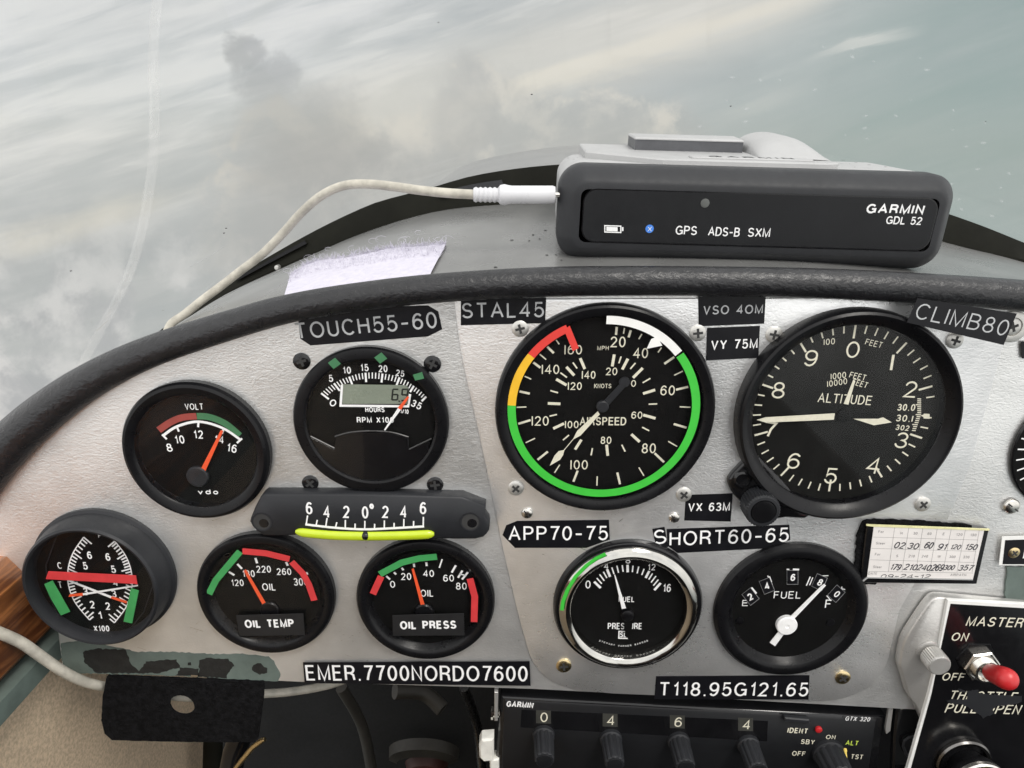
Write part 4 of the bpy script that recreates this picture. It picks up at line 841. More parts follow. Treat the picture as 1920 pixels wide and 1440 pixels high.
ZS = 3.0; Z = zz(1320, 960, 3.0)
t, dial, c, r = gauge('fuel_quantity_gauge', 'black fuel level gauge with pasted number tabs and a long white needle', (116.0, -182.6), 31.9, 4.0, [(.0, 0), (-.1, 2.2), (-1.2, 3.6), (-2.6, 4.1), (-4.6, 4.0), (-5.6, 3.5), (-6.0, 2.9), (-7.8, 1.0), (-8.0, .8)], -7.4, .8, 'blk', 'dial', glass=3.0)
h = .9; mb = MB()
ticks(mb, [(262, 428, 290, 462, 1.6), (358, 358, 384, 410, .4), (368, 362, 380, 395, .5), (598, 364, 576, 414, .5), (612, 368, 594, 412, .4), (500, 322, 535, 324, .8), (465, 322, 480, 323, .5), (640, 360, 700, 358, .4), (760, 430, 795, 436, .5), (776, 420, 768, 452, .5), (690, 470, 715, 500, .4)], h, .5)
bb(mb, 'FUEL', 390, 543, 446, 487, h, wt=.13); ctext(mb, 'E', Z(230, 512), 36 / ZS, 34 / ZS, h, 0, wt=.14); ctext(mb, 'F', Z(696, 517), 36 / ZS, 48 / ZS, h, 0, wt=.14); mb.build('markings', M['white'], dial)
for s, x, y, ro in [('2', 262, 476, -38), ('4', 354, 416, -22), ('6', 498, 368, 0), ('8', 650, 395, 24), ('0', 745, 460, 42)]:
    e = Vector((math.cos(R(ro)), math.sin(R(ro)))); n_ = Vector((-e.y, e.x)); q = Vector((x, y)); mb = MB(); a_, b_ = (30, 38)
    pxp(mb, [Z(*(q + e * i * a_ + n_ * j * b_)) for i, j in ((-1, -1), (1, -1), (1, 1), (-1, 1))], h, h + .22); tb = mb.build('number_tab', M['label'], dial)
    mb = MB(); pxp(mb, [Z(*(q + e * i * (a_ + 1.8) + n_ * j * (b_ + 1.8))) for i, j in ((-1, -1), (1, -1), (1, 1), (-1, 1))], h + .02, h + .1); mb.build('cut_edge', M['dim'], tb)
    mb = MB(); ctext(mb, s, Z(x, y), 26 / ZS, 40 / ZS, h + .3, ro * .7, wt=.22); mb.build('digit', M['white'], tb)
h = 2.0; mb = MB(); pxp(mb, [Z(*p) for p in [(370, 735), (400, 755), (448, 690), (490, 620), (686, 414), (678, 405), (660, 418), (470, 605), (430, 660)]], h - .3, h); nd = mb.build('needle', M['white'], t)
mb = MB(); cc = PF.P(*Z(468, 643), 2.6); mb.lathe(cc, [(4.3, .8), (4.3, 2.4), (3.9, 2.8), (.9, 2.9), (.7, 2.5), (0, 2.5)], 32); mb.build('needle_hub', M['white'], nd)
for x, y in [(200, 612), (712, 622)]:
    mb = MB(); mb.lathe(PF.P(*Z(x, y), 1), [(1.8, .8), (1.6, 1.3), (0, 1.5)], 18); mb.build('dial_rivet', M['blk'], dial)

# edge of the next dial at the right
vc = PF.P(2022, 843, .5); t = thing('vertical_speed_gauge', 'black dial with radial white ticks cut off by the right photo edge', 'gauge', PF.W(*vc, 0), 'round dials in the instrument panel')
mb = MB(); mb.lathe(vc, [(25.6, .7), (25.6, 1.5), (25.0, 1.9), (24.6, 1.5), (24.4, .9)], 80); mb.build('bezel', M['gloss'], t)
mb = MB(); mb.lathe(vc, [(0, 1.0), (24.6, 1.0)], 64); dial = mb.build('dial', M['dial'], t)
mb = MB(); 
for i in range(-16, 16):
    a = R(180 + i * 11); e = Vector((math.cos(a), math.sin(a))); mb.ribbon([tuple(Vector(vc) + e * 23.4), tuple(Vector(vc) + e * (17.5 if i % 2 == 0 else 18.5))], .55, 1.1)
    b = R(180 + i * 11 + 5.5); e = Vector((math.cos(b), math.sin(b))); mb.lathe(tuple(Vector(vc) + e * 18.0), [(.35, 1.1), (0, 1.12)], 8)
mb.build('markings', M['white'], dial)

# ---------------------------------------------------------------- placards
def placard(label, poly, txt, p0, p1, hp, h, m='white', wt=.138, lab='label', gap=.2, group='black lettered placards', rough=0):
    pts = [PF.P(*p, h) for p in poly]; c = PF.W(sum(p[0] for p in pts) / len(pts), sum(p[1] for p in pts) / len(pts), h)
    t = thing('placard', label, 'placard', c, group); mb = MB(); mb.poly(pts, h - .12, h, .04); mb.build('backing', M[lab], t)
    if txt:
        mb = MB(); text(mb, txt, p0, p1, hp, h + .02, wt=wt, gap=gap, rid=.06); mb.build('lettering', M[m], t)
    return t
Z4 = zz(440, 560, 3.131); Z6 = zz(1340, 540, 3.131); Z7 = zz(920, 980, 3.84)
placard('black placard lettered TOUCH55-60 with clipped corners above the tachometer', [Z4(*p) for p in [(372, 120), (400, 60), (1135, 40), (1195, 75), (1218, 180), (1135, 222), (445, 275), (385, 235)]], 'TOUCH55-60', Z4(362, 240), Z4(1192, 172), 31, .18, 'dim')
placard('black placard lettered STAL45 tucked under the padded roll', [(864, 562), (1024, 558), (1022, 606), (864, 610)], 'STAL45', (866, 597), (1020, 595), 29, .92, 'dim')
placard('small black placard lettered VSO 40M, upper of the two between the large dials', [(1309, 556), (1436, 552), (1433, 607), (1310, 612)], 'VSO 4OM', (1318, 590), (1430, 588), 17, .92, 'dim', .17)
placard('small black placard lettered VY 75M, lower of the two between the large dials', [(1326, 615), (1425, 611), (1422, 671), (1324, 676)], 'VY 75M', (1333, 656), (1420, 653), 18, 1.06, 'white', .17)
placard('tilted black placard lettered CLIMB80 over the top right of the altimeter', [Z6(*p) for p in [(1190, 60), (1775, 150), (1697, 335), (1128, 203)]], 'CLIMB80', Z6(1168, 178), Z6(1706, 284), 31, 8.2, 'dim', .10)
placard('small black placard lettered VX 63M beside the altimeter knob', [(1286, 928), (1374, 925), (1370, 978), (1283, 976)], 'VX 63M', (1290, 959), (1368, 958), 16, .92, 'white', .17)
placard('black placard lettered APP70-75 with a pointed left end', [Z7(*p) for p in [(85, 90), (112, 20), (190, -12), (852, -20), (858, 122), (690, 182), (175, 182)]], 'APP70-75', Z7(128, 130), Z7(842, 127), 27, .92)
placard('black placard lettered HORT60-65 above the fuel gauges', [(1250, 992), (1480, 984), (1482, 1012), (1448, 1028), (1270, 1037), (1252, 1024)], 'HORT60-65', (1255, 1024), (1478, 1016), 27, .92)
placard('tiny black scrap lettered S stuck at a tilt before the HORT60-65 placard', [(1223, 992), (1246, 988), (1253, 1026), (1230, 1022)], 'S', (1228, 1022), (1251, 1018), 27, 1.05, wt=.14)
placard('long black placard lettered EMER.7700NORDO7600 on the bottom edge', [(568, 1242), (993, 1240), (995, 1286), (571, 1281)], 'EMER.7700NORDO7600', (575, 1276), (989, 1278), 29, .95)
placard('long black placard lettered T118.95G121.65 above the code selector box', [(1230, 1268), (1518, 1266), (1516, 1312), (1227, 1311)], 'T118.95G121.65', (1235, 1305), (1514, 1306), 26, .95)
for s, lb, poly, a, b in [('OIL TEMP', 'dark grey tag lettered OIL TEMP stuck on a dial glass', [(318, 538), (708, 528), (718, 654), (338, 658)], (372, 612), (656, 608)), ('OIL PRESS', 'dark grey tag lettered OIL PRESS stuck on a dial glass', [(1226, 538), (1640, 527), (1645, 655), (1228, 657)], (1272, 620), (1597, 616))]:
    Z = zz(340, 980, 3.097); placard(lb, [Z(*p) for p in poly], s, Z(*a), Z(*b), 15.5, 4.6, 'white', .25, 'tag', .16, 'tags on the oil gauges')
t = placard('white edged black placard with a brass screw, cut off by the right photo edge', [(1879, 1006), (2010, 1002), (2010, 1060), (1873, 1060)], None, 0, 0, 0, 1.6, lab='whtp')
mb = MB(); pxp(mb, [(1885, 1013), (2010, 1009), (2010, 1058), (1880, 1058)], 1.5, 1.7); mb.build('black_face', M['label'], t)
mb = MB(); text(mb, 'LTS', (1917, 1047), (1975, 1046), 17, 1.72, wt=.16); mb.build('lettering', M['white'], t); screw(t, (1901, 1036), 12, 'brass', 'phillips', 1.7)
placard('black placard corner at the right photo edge, below the loose washer', [(1914, 640), (1985, 642), (1985, 676), (1916, 672)], None, 0, 0, 0, 1.0)

# ---------------------------------------------------------------- inclinometer
Z = zz(440, 560, 3.131); ZS = 3.131; hI = 6.0
bt = [Z(*p) for p in [(185, 1148), (1335, 1165), (1470, 1275), (1497, 1335), (1478, 1385), (1410, 1415), (1180, 1412), (1000, 1420), (770, 1424), (600, 1418), (355, 1392), (170, 1395), (100, 1330), (92, 1290), (150, 1165)]]
c = PF.W(*PF.P(686, 970, hI), 0)
t = thing('inclinometer', 'black bar shaped slip indicator with lime green curved tube and white degree scale', 'slip indicator', c)
pts = [tuple(p) for p in smooth_path([PF.P(*p, hI) for p in bt + bt[:1]], 2)][:-1]
mb = MB(); mb.poly(pts, 0, hI, .8, True); mb.build('housing', M['blk2'], t, ang=50)
for x, y in ((160, 1310), (1383, 1310)):
    q = PF.P(*Z(x, y), hI); mb = MB(); mb.lathe(q, [(4.1, hI - .2), (4.1, hI + .12), (3.6, hI + .15), (3.3, hI + .05)], 28); hr_ = mb.build('hole_rim', M['blk2'], t); mb = MB(); mb.lathe(q, [(0, hI + .04), (3.4, hI + .06)], 24); mb.build('screw_hole', M['dark'], hr_)
    mb = MB(); mb.lathe((q[0] + .7, q[1] - .6), [(1.9, hI + .06), (1.4, hI + .12), (0, hI + .13)], 18); mb.build('recessed_screw', M['gloss'], hr_)
h = hI + .06; mb = MB()
for s, x in (('6', 440), ('4', 543), ('2', 658), ('0', 768), ('2', 887), ('4', 993), ('6', 1107)): ctext(mb, s, Z(x, (1230 if s == '6' else 1252) + (3 if s == '0' else 0)), 36 / ZS, 72 / ZS, h, 2, wt=.16)
ctext(mb, '*', Z(810, 1253), 24 / ZS, 100 / ZS, h - .0, 0, wt=.12)
mb.ribbon(smooth_path([PF.P(*Z(*p), h) for p in [(415, 1325), (590, 1345), (762, 1354), (935, 1347), (1112, 1337)]], 5), .95, h)
for i in range(13):
    x = 420 + i * (1107 - 420) / 12; y = 1325 + 27 * math.sin(math.pi * i / 12) + 8 * i / 12; l = 52 if i % 2 == 0 else 34; mb.ribbon([PF.P(*Z(x, y), h), PF.P(*Z(x + (8 if i < 4 else 1), y - l), h)], .55, h + .02)
mb.build('scale_markings', M['white'], t)
mb = MB(); cl = smooth_path([(*PF.P(*Z(*p), hI + .4), hI + .4) for p in [(358, 1368), (480, 1381), (600, 1390), (770, 1394), (950, 1391), (1060, 1387), (1172, 1381)]], 5); n = len(cl)
rows = []
for i, p in enumerate(cl):
    k = min(1, (min(i, n - 1 - i) + .35) / 2.2) ** .5; rows.append([(p.x, p.y + 1.9 * k * math.cos(R(a)), p.z + 1.5 * k * max(-.2, math.sin(R(a)))) for a in range(0, 360, 24)])
mb.loft(rows, True); mb.p += [tuple(range(15)), tuple(range(len(mb.v) - 15, len(mb.v)))]; tu = mb.build('fluid_tube', M['lime'], t, ang=60)
mb = MB(Fr(PF.W(*PF.P(*Z(768, 1394), hI + 1), hI + .6), (1, 0, 0), (0, 0, 1))); mb.lathe((0, 0), [(1.75 * math.sin(R(a)), 1.75 * math.cos(R(a))) for a in range(0, 181, 15)], 20); mb.build('ball', M['gloss'], tu)

# ---------------------------------------------------------------- compass correction card
Z = zz(1600, 960, 7.385); ZS = 7.385; h = 3.0
t = thing('compass_card', 'white compass correction card with handwritten headings in a black holder', 'card', PF.W(*PF.P(1725, 1035), 0))
mb = MB(); mb.poly(rough_poly([PF.P(*Z(*p), 1.4) for p in [(130, 120), (300, 100), (900, 120), (1640, 185), (1640, 250), (300, 1000), (60, 1000), (10, 850), (60, 300)]], 1.2, .3), .6, 1.4); mb.build('felt_backing', M['felt'], t)
mb = MB(); pxp(mb, [Z(*p) for p in [(195, 178), (1885, 250), (1715, 1000), (1680, 1005), (105, 985), (100, 960), (170, 320)]], .8, h - .15, .4); mb.build('holder', M['gloss'], t)
mb = MB(); pxp(mb, [Z(*p) for p in [(285, 190), (1815, 245), (1655, 935), (190, 908)]], h - .2, h); cd_ = mb.build('card', M['paper'], t)
mb = MB(); pxp(mb, [Z(*p) for p in [(180, 172), (1888, 236), (1884, 258), (285, 204), (182, 192)]], h - .2, h + .25); mb.build('top_lip', M['cardtop'], t)
mb = MB(); pxp(mb, [Z(*p) for p in [(130, 955), (192, 903), (1655, 930), (1655, 945), (200, 918), (145, 962)]], h - .1, h + .3); mb.build('bottom_lip', M['silver'], t)
mb = MB(); hh = h + .04
for a, b in [((275, 347), (1725, 388)), ((250, 503), (1700, 545)), ((232, 662), (1680, 700)), ((212, 822), (1658, 845))]: mb.ribbon([PF.P(*Z(*a), hh), PF.P(*Z(*b), hh)], .13, hh)
for x0, x1 in ((572, 485), (768, 672), (965, 865), (1165, 1055), (1360, 1240), (1558, 1435), (1750, 1645)): mb.ribbon([PF.P(*Z(x0, 215), hh), PF.P(*Z(x1, 830), hh)], .13, hh)
for s, x, y, w in [('For', 383, 272, 78), ('Steer', 375, 432, 126), ('For', 335, 585, 78), ('Steer', 332, 760, 120), ('N', 665, 292, 32), ('30', 858, 295, 56), ('60', 1052, 300, 56), ('E', 1250, 303, 26), ('120', 1465, 312, 88), ('150', 1660, 318, 84), ('S', 605, 608, 28), ('210', 806, 610, 88), ('240', 988, 612, 86), ('W', 1186, 615, 48), ('300', 1370, 620, 86), ('330', 1562, 624, 86)]:
    ctext(mb, s, Z(x, y), w / ZS, 36 / ZS, hh + .02, 1.5, wt=.17)
text(mb, 'DATE', Z(205, 868), Z(328, 868), 36 / ZS, hh + .02, wt=.13); text(mb, 'AIRPATH', Z(1340, 885), Z(1560, 888), 32 / ZS, hh + .02, wt=.16); mb.build('printed_grid', M['pgrey'], cd_)
mb = MB()
for s, x0, x1, y, hg in [('02', 548, 695, 505, 92), ('30', 735, 890, 512, 88), ('60', 970, 1082, 505, 96), ('91', 1150, 1275, 520, 92), ('120', 1330, 1472, 518, 72), ('150', 1530, 1700, 522, 86), ('179', 500, 640, 800, 88), ('210', 685, 868, 805, 88), ('240', 870, 1060, 808, 88), ('269', 1065, 1230, 812, 98), ('300', 1240, 1385, 805, 74), ('357', 1440, 1640, 812, 82), ('09-24-12', 365, 1060, 915, 56)]:
    text(mb, s, Z(x0, y), Z(x1, y + 6), hg / ZS, hh + .03, wt=.17, slant=.28, jit=.07, gap=.05)
mb.build('handwriting', M['ink'], cd_)

# ---------------------------------------------------------------- master switch panel
Z = zz(1660, 1100, 7.2); ZS = 7.2; hb = 5.0
t = thing('switch_panel', 'black engraved master switch plate with white edges on an aluminium bracket', 'switch panel', PF.W(*PF.P(1830, 1240), 0))
mb = MB(); br = smooth_path([PF.P(*Z(*p), hb) for p in [(880, 160), (760, 150), (690, 158), (610, 210), (450, 430), (285, 690), (240, 820), (198, 1040), (215, 1130), (290, 1380), (330, 1500), (420, 1620)]], 3)
bp = [tuple(p) for p in br] + [PF.P(1770, 1450, hb), PF.P(2080, 1450, hb), PF.P(2080, 1150, hb)]
mb.poly(bp, .8, hb, .7, True); mb.build('bracket', M['bracket'], t, ang=50)
hp = hb + 1.6
mb = MB(); pl = [Z(845, 182), (1960, 1135), (2080, 1140), (2080, 1480), (1690, 1480), Z(590, 1450), Z(700, 1000)]; pxp(mb, pl, hb, hp, .1); mb.build('plate_edge', M['whtp'], t)
mb = MB(); pxp(mb, [Z(882, 232), (1960, 1143), (2080, 1148), (2080, 1480), (1697, 1480), Z(625, 1450), Z(760, 790)], hp - .1, hp + .1); fp = mb.build('black_plate', M['gloss'], t)
h = hp + .14; mb = MB()
text(mb, 'MASTER', Z(1080, 528), Z(1838, 552), 128 / ZS, h, wt=.15, slant=.12, cap=True); text(mb, 'ON', Z(878, 730), Z(1098, 738), 112 / ZS, h, wt=.16, slant=.12, cap=True); text(mb, 'OFF', Z(755, 1268), Z(1050, 1272), 105 / ZS, h, wt=.16, slant=.12, cap=True)
ZT = zz(1640, 1280, 6.857)
text(mb, 'THROTTLE', ZT(945, 220), ZT(1800, 245), 120 / 6.857, h, wt=.14, slant=.16, cap=True); text(mb, 'PULL OPEN', ZT(895, 385), ZT(1850, 408), 120 / 6.857, h, wt=.14, slant=.16, cap=True)
mb.build('engraving', M['cream'], fp)
mb = MB(); mb.poly(rough_poly([PF.P(*ZT(*p), h + .1) for p in [(1070, 70), (1180, 110), (1330, 85), (1330, 130), (1440, 150), (1700, 160), (1900, 180), (1890, 250), (1750, 290), (1580, 300), (1520, 340), (1530, 400), (1400, 460), (1320, 390), (1210, 320), (1150, 285), (960, 265), (920, 240), (990, 215), (1010, 210), (1180, 215), (1195, 130), (1090, 120)]], .7, .3), h, h + .14); mb.build('rubber_smear', M['blk2'], fp)
# toggle switch
sc_ = PF.P(*Z(1290, 1060), hp + 1.5)
mb = MB(); mb.lathe((sc_[0] - 1.5, sc_[1] + 2.0), [(8.4, hp + .1), (8.2, hp + .5), (0, hp + .5)], 6); tg = mb.build('lock_washer', M['blk'], t)
hexa = [(sc_[0] + 7.3 * math.cos(R(a + 10)), sc_[1] + 7.3 * math.sin(R(a + 10))) for a in range(0, 360, 60)]
mb = MB(); mb.poly(hexa, hp + .1, hp + 2.8, .5); tg = mb.build('hex_nut', M['nickel'], t, ang=20)
mb = MB(); pr = []; 
for i in range(6): pr += [(5.0, hp + 2.8 + i * .55), (4.75, hp + 3.05 + i * .55)]
mb.lathe(sc_, [(5.6, hp + 2.7), (5.6, hp + 2.9)] + pr + [(4.7, hp + 6.3), (4.0, hp + 6.4), (3.3, hp + 5.0), (0, hp + 4.2)], 40); mb.build('threaded_bushing', M['nickel'], tg)
la = PF.W(sc_[0], sc_[1], hp + 4.5); tipd = 22.5
lb_ = px3(*Z(1690, 1265), hp + tipd); dv = (lb_ - la); L = dv.length; dn = dv.normalized()
prof = [(0, 1.9), (.12, 1.9), (.20, 2.2), (.22, 3.1), (.28, 3.5), (.55, 3.9), (.8, 4.2), (.90, 4.05), (.96, 3.4), (1.0, 2.2), (1.02, .5)]
mb = MB(WF); mb.tube([tuple(la + dv * f) for f, r_ in prof[3:]], [r_ for f, r_ in prof[3:]], 24); mb.build('red_lever_boot', M['redk'], tg, ang=50)
mb = MB(WF); mb.tube([tuple(la), tuple(la + dv * .3)], [1.9, 2.4], 16); mb.build('lever', M['nickel'], tg)
# thumb screw
kc = PF.P(*Z(600, 900), hb + 1); mb = MB(); rows = []
for h_, rr_, kn in ((hb, 2.6, 0), (hb + 1.6, 2.6, 0), (hb + 1.7, 4.0, 0), (hb + 2.2, 4.45, 1), (hb + 8.2, 4.45, 1), (hb + 8.8, 4.2, 0), (hb + 8.95, 3.9, 0)):
    rows.append([(kc[0] + rr_ * (1 + kn * (.03 if j % 2 else -.03)) * math.cos(math.pi * j / 30), kc[1] + rr_ * (1 + kn * (.03 if j % 2 else -.03)) * math.sin(math.pi * j / 30), h_) for j in range(60)])
mb.loft(rows, True); mb.p.append(tuple(range(len(mb.v) - 60, len(mb.v)))); mb.build('thumb_screw', M['bracket'], t, ang=22)
mb = MB(); mb.lathe(kc, [(5.2, hb + .1), (5.2, hb + .5), (4.4, hb + .8), (2.5, hb + .8)], 36); mb.build('collar', M['bracket'], t)

# throttle
tc_ = PF.P(1838, 1474, 18); fc2 = PF.P(1808, 1432, hp + 2); t = thing('throttle_knob', 'round black throttle knob with a bright metal and yellow ring at the lower right', 'throttle', PF.W(*tc_, 6))
mb = MB(); mb.lathe(fc2, [(11.6, hp + .2), (11.6, hp + 1.6), (11.0, hp + 2.4), (9.9, hp + 2.0), (9.7, hp + .3)], 40); mb.build('ferrule', M['gunmetal'], t)
kc2 = PF.P(1832, 1462, 34); mb = MB()
fr = Fr(PF.W(*tc_, hp), (1, 0, 0), (0, 0, 1)); 
mb.lathe((tc_[0], tc_[1]), [(8.0, hp + .3), (8.3, 8.5), (9.4, 10.5), (10.7, 13.5), (10.9, 16.5), (10.7, 17)], 48); kb = mb.build('knob', M['blk'], t)
mb = MB(); mb.lathe(tc_, [(10.8, 15.6), (11.2, 16), (11.2, 17.6), (10.6, 18.2), (9.7, 18.1), (9.3, 17.6)], 64); mb.build('bright_ring', M['nickel'], kb)
mb = MB(); mb.lathe(tc_, [(9.4, 17.5), (9.0, 18.1), (8.5, 17.9)], 64); mb.build('yellow_ring', M['yell'], kb)
mb = MB(); mb.lathe(tc_, [(8.6, 17.7), (8.2, 17.4), (0, 18.1)], 48); mb.build('knob_cap', M['gloss'], kb)
# black cover plates between the code selector and the throttle
t = thing('lower_bracket', 'glossy black bent cover plate at the lower right, between code selector and throttle', 'cover', PF.W(*PF.P(1690, 1400), 0))
mb = MB(); pxp(mb, [ZT(*p) for p in [(285, 305), (660, 320), (655, 480), (700, 640), (640, 690), (480, 690), (390, 740), (370, 800), (400, 900), (560, 1120), (560, 1300), (230, 1300), (250, 700)]], -4, -.9, .8); mb.build('cover', M['gloss'], t)
mb = MB(); mb.tube([(*PF.P(*ZT(*p), 1), .5) for p in [(720, 690), (560, 705), (450, 712), (388, 760), (372, 830), (410, 930), (480, 1040), (560, 1140)]], .6, 8); mb.build('rolled_edge', M['bezel'], t)
mb = MB(); pxp(mb, [ZT(*p) for p in [(190, 290), (240, 295), (200, 620), (150, 660), (140, 590)]], -3, -1.8); mb.build('side_tab', M['bracket'], t)
mb = MB(); pxp(mb, [ZT(*p) for p in [(315, 322), (455, 318), (450, 335), (330, 345)]], -1.4, -.7); mb.build('bright_edge', M['chrome'], t)

# ---------------------------------------------------------------- transponder
hT = -3.0
t = thing('transponder', 'black code selector box with digit windows and ribbed knobs under the panel', 'transponder', PF.W(*PF.P(1290, 1390, hT), 0))
mb = MB(); pxp(mb, [(940, 1306), (1662, 1345), (1640, 1480), (925, 1480)], -90, hT - .6, 1.2); mb.build('case', M['gloss'], t, ang=50)
mb = MB(); pxp(mb, [(945, 1312), (1645, 1350), (1625, 1480), (937, 1480)], hT - .8, hT, .9); fc_ = mb.build('front_plate', M['face'], t, ang=50)
mb = MB(); pxp(mb, [(978, 1331), (1440, 1352), (1438, 1390), (976, 1364)], hT - .05, hT + .06); wn = mb.build('code_window_strip', M['gloss'], t)
h = hT + .2; mb = MB(); text(mb, 'GARMIN', (949, 1325), (999, 1328), 11, h, wt=.24, slant=.1); text(mb, 'GTX 320', (1584, 1351), (1630, 1353), 8, h, wt=.17, slant=.12); mb.build('lettering', M['white'], fc_)
mb = MB(); ctext(mb, 'OFF', (1497, 1413), 25, 9, h, 3, wt=.18); ctext(mb, 'SBY', (1514, 1391), 26, 9, h, 3, wt=.18); ctext(mb, 'ON', (1557, 1382), 18, 8, h, 2, wt=.18); ctext(mb, 'TST', (1606, 1419), 23, 9, h, 3, wt=.18); ctext(mb, 'IDENT', (1495, 1370), 38, 10, h, 3, wt=.22); mb.build('mode_lettering', M['cream'], fc_)
mb = MB(); ctext(mb, 'ALT', (1597, 1393), 24, 9, h, 3, wt=.18); mb.build('alt_lettering', M['ylt'], fc_)
for (x, y), dgt in zip([(1020, 1345), (1145, 1351), (1271, 1354), (1399, 1359)], '0464'):
    mb = MB(); pxp(mb, [(x - 15, y - 13), (x + 13, y - 12), (x + 13, y + 12), (x - 15, y + 11)], hT, hT + .15); wv = mb.build('code_window', M['winlit'], wn); mb = MB(); ctext(mb, dgt, (x, y), 14, 18, hT + .2, 1, wt=.13); mb.build('digit', M['cream'], wv)
mb = MB(); mb.lathe(PF.P(1534, 1366, hT), [(1.5, hT), (1.5, hT + 1.0), (1.0, hT + 1.3), (0, hT + 1.35)], 20); mb.build('reply_lamp', M['redk'], t)
mb = MB(); pxp(mb, [(1472, 1346), (1518, 1350), (1520, 1358), (1470, 1354)], hT, hT + 2.2, .5); mb.build('ident_button', M['blk2'], t)
def knob(c, r, hk, par, nm):
    mb = MB(); rows = []; n = 48
    for h_, rr_, kn in ((hT, r * 1.12, 0), (hT + 1.8, r * 1.12, 0), (hT + 2.2, r * 1.0, 0), (hT + 2.6, r, 1), (hT + hk - 1.2, r * .92, 1), (hT + hk - .6, r * .86, 1), (hT + hk - .55, r * .74, 0)):
        rows.append([(c[0] + rr_ * (1 + kn * (-.055, .02, .055, .02)[j % 4]) * math.cos(2 * math.pi * j / n), c[1] + rr_ * (1 + kn * (-.055, .02, .055, .02)[j % 4]) * math.sin(2 * math.pi * j / n), h_) for j in range(n)])
    mb.loft(rows, True); k = mb.build(nm, M['blk2'], par, ang=22)
    mb = MB(); mb.lathe(c, [(r * .76, hT + hk - 1.0), (r * .7, hT + hk - .2), (r * .5, hT + hk - .1), (0, hT + hk + .1)], 32); mb.build('knob_cap', M['face'], k)
    mb = MB(); mb.lathe(c, [(r * .98, hT + 2.25), (r * 1.02, hT + 2.45), (r * .98, hT + 2.65)], 40); mb.lathe(c, [(r * .84, hT + hk - .5), (r * .9, hT + hk - .95)], 40); mb.build('knob_edge', M['bezel'], k); return k
for x, y in [(1019, 1376), (1145, 1383), (1272, 1388), (1402, 1394)]: knob(PF.P(x, y, hT), 4.4, 15.5, t, 'code_knob')
kx = PF.P(1552, 1410, hT); k = knob(kx, 6.4, 15, t, 'mode_knob')
mb = MB(WF); a = px3(1584, 1404, hT + 1.5); b = px3(1592, 1470, hT + 14.5); mb.tube([tuple(a), tuple(a.lerp(b, .06)), tuple(a.lerp(b, .1)), tuple(b)], [.85, .9, .6, .75], 8); mb.build('pointer_line', M['yell'], k)
mb = MB(); pxp(mb, [(927, 1298), (934, 1298), (933, 1352), (927, 1352)], -20, .2, .2); mb.build('mounting_angle', M['bracket'], t)
fr = Fr(px3(921, 1335, -6), (0, 1, 0), (0, 0, 1)); mb = MB(fr); mb.lathe((0, 0), [(3.2, 0), (3.2, .9), (2.2, 1.0), (2.2, 3.4), (1.5, 3.6), (1.5, 5.5), (0, 5.6)], 8); mb.build('side_bolt', M['chrome'], t)
mb = MB(); pxp(mb, [(903, 1388), (926, 1386), (926, 1428), (907, 1430), (899, 1422), (898, 1398)], -8, -2, .8); mb.build('nylon_nut', M['nylon'], t)
mb = MB(); pxp(mb, [(918, 1425), (936, 1424), (936, 1470), (920, 1470)], -8, -2.5, .6); mb.build('nylon_nut', M['nylon'], t)

# ---------------------------------------------------------------- receiver on the deck
fa = px3(1085, 487, -20); fb_ = px3(1730, 505, -20); uv = (fb_ - fa).normalized()
NOSE = 5.0
GFo = px3(1417, 405, -20); GF = Fr(GFo, uv, Vector((0, -math.sin(R(NOSE)), math.cos(R(NOSE)))))
def gp(x, y, h=0): return GF.P(x, y, h)
t = thing('portable_receiver', 'dark grey box shaped receiver with silver top lying on the deck above the panel', 'receiver', GFo)
oc = [(1094, 311), (1400, 318), (1725, 326), (1757, 334), (1778, 356), (1788, 400), (1782, 450), (1765, 486), (1738, 505), (1715, 506), (1400, 497), (1095, 488), (1068, 470), (1053, 440), (1047, 400), (1050, 355), (1066, 323)]
L_, T_, R_, B_ = gp(1047, 400)[0], gp(1417, 321)[1], gp(1793, 420)[0], gp(1417, 502)[1]; base = rrect(L_, B_, R_, T_, 9.5, 9)
if area(base) < 0: base = base[::-1]
cx = (max(p[0] for p in base) + min(p[0] for p in base)) / 2; cy = (max(p[1] for p in base) + min(p[1] for p in base)) / 2; bw = max(p[0] for p in base) - cx; bh = max(p[1] for p in base) - cy
def ring(k, h, dy=0, sy=1, sx=1): 
    return [(cx + (x - cx) * sx, cy + (y - cy) * sy + dy, h) for x, y in rrect(L_ + k, B_ + k, R_ - k, T_ - k, max(2.5, 9.5 - k * .85), 9)]
mb = MB(GF); mb.loft([ring(1.0, -16), ring(0, -14), ring(0, -6.5), ring(.7, -5.0), ring(2.2, -3.0), ring(3.8, -1.3), ring(5.0, -.3), ring(6.0, .1), ring(8, .2)], True); mb.build('front_bezel', M['bezel'], t, ang=60)
fpx = [(1112, 353), (1400, 361), (1735, 373), (1749, 385), (1752, 420), (1745, 455), (1726, 471), (1400, 461), (1110, 447), (1096, 436), (1091, 400), (1096, 365)]
a_, b_ = gp(1092, 400, .3), gp(1752, 418, .3); fpp = rrect(a_[0], gp(1420, 462, .3)[1], b_[0], gp(1420, 362, .3)[1], 5.0, 7)
mb = MB(GF); mb.poly(fpp, -1, .55); mb.build('face_rim', M['gloss'], t)
mb = MB(GF); q = fpp if area(fpp) > 0 else fpp[::-1]; fx = sum(p[0] for p in q) / len(q); fy = sum(p[1] for p in q) / len(q); mb.poly(inset(q, .4), .3, .62); fpn = mb.build('face_panel', M['face'], t)
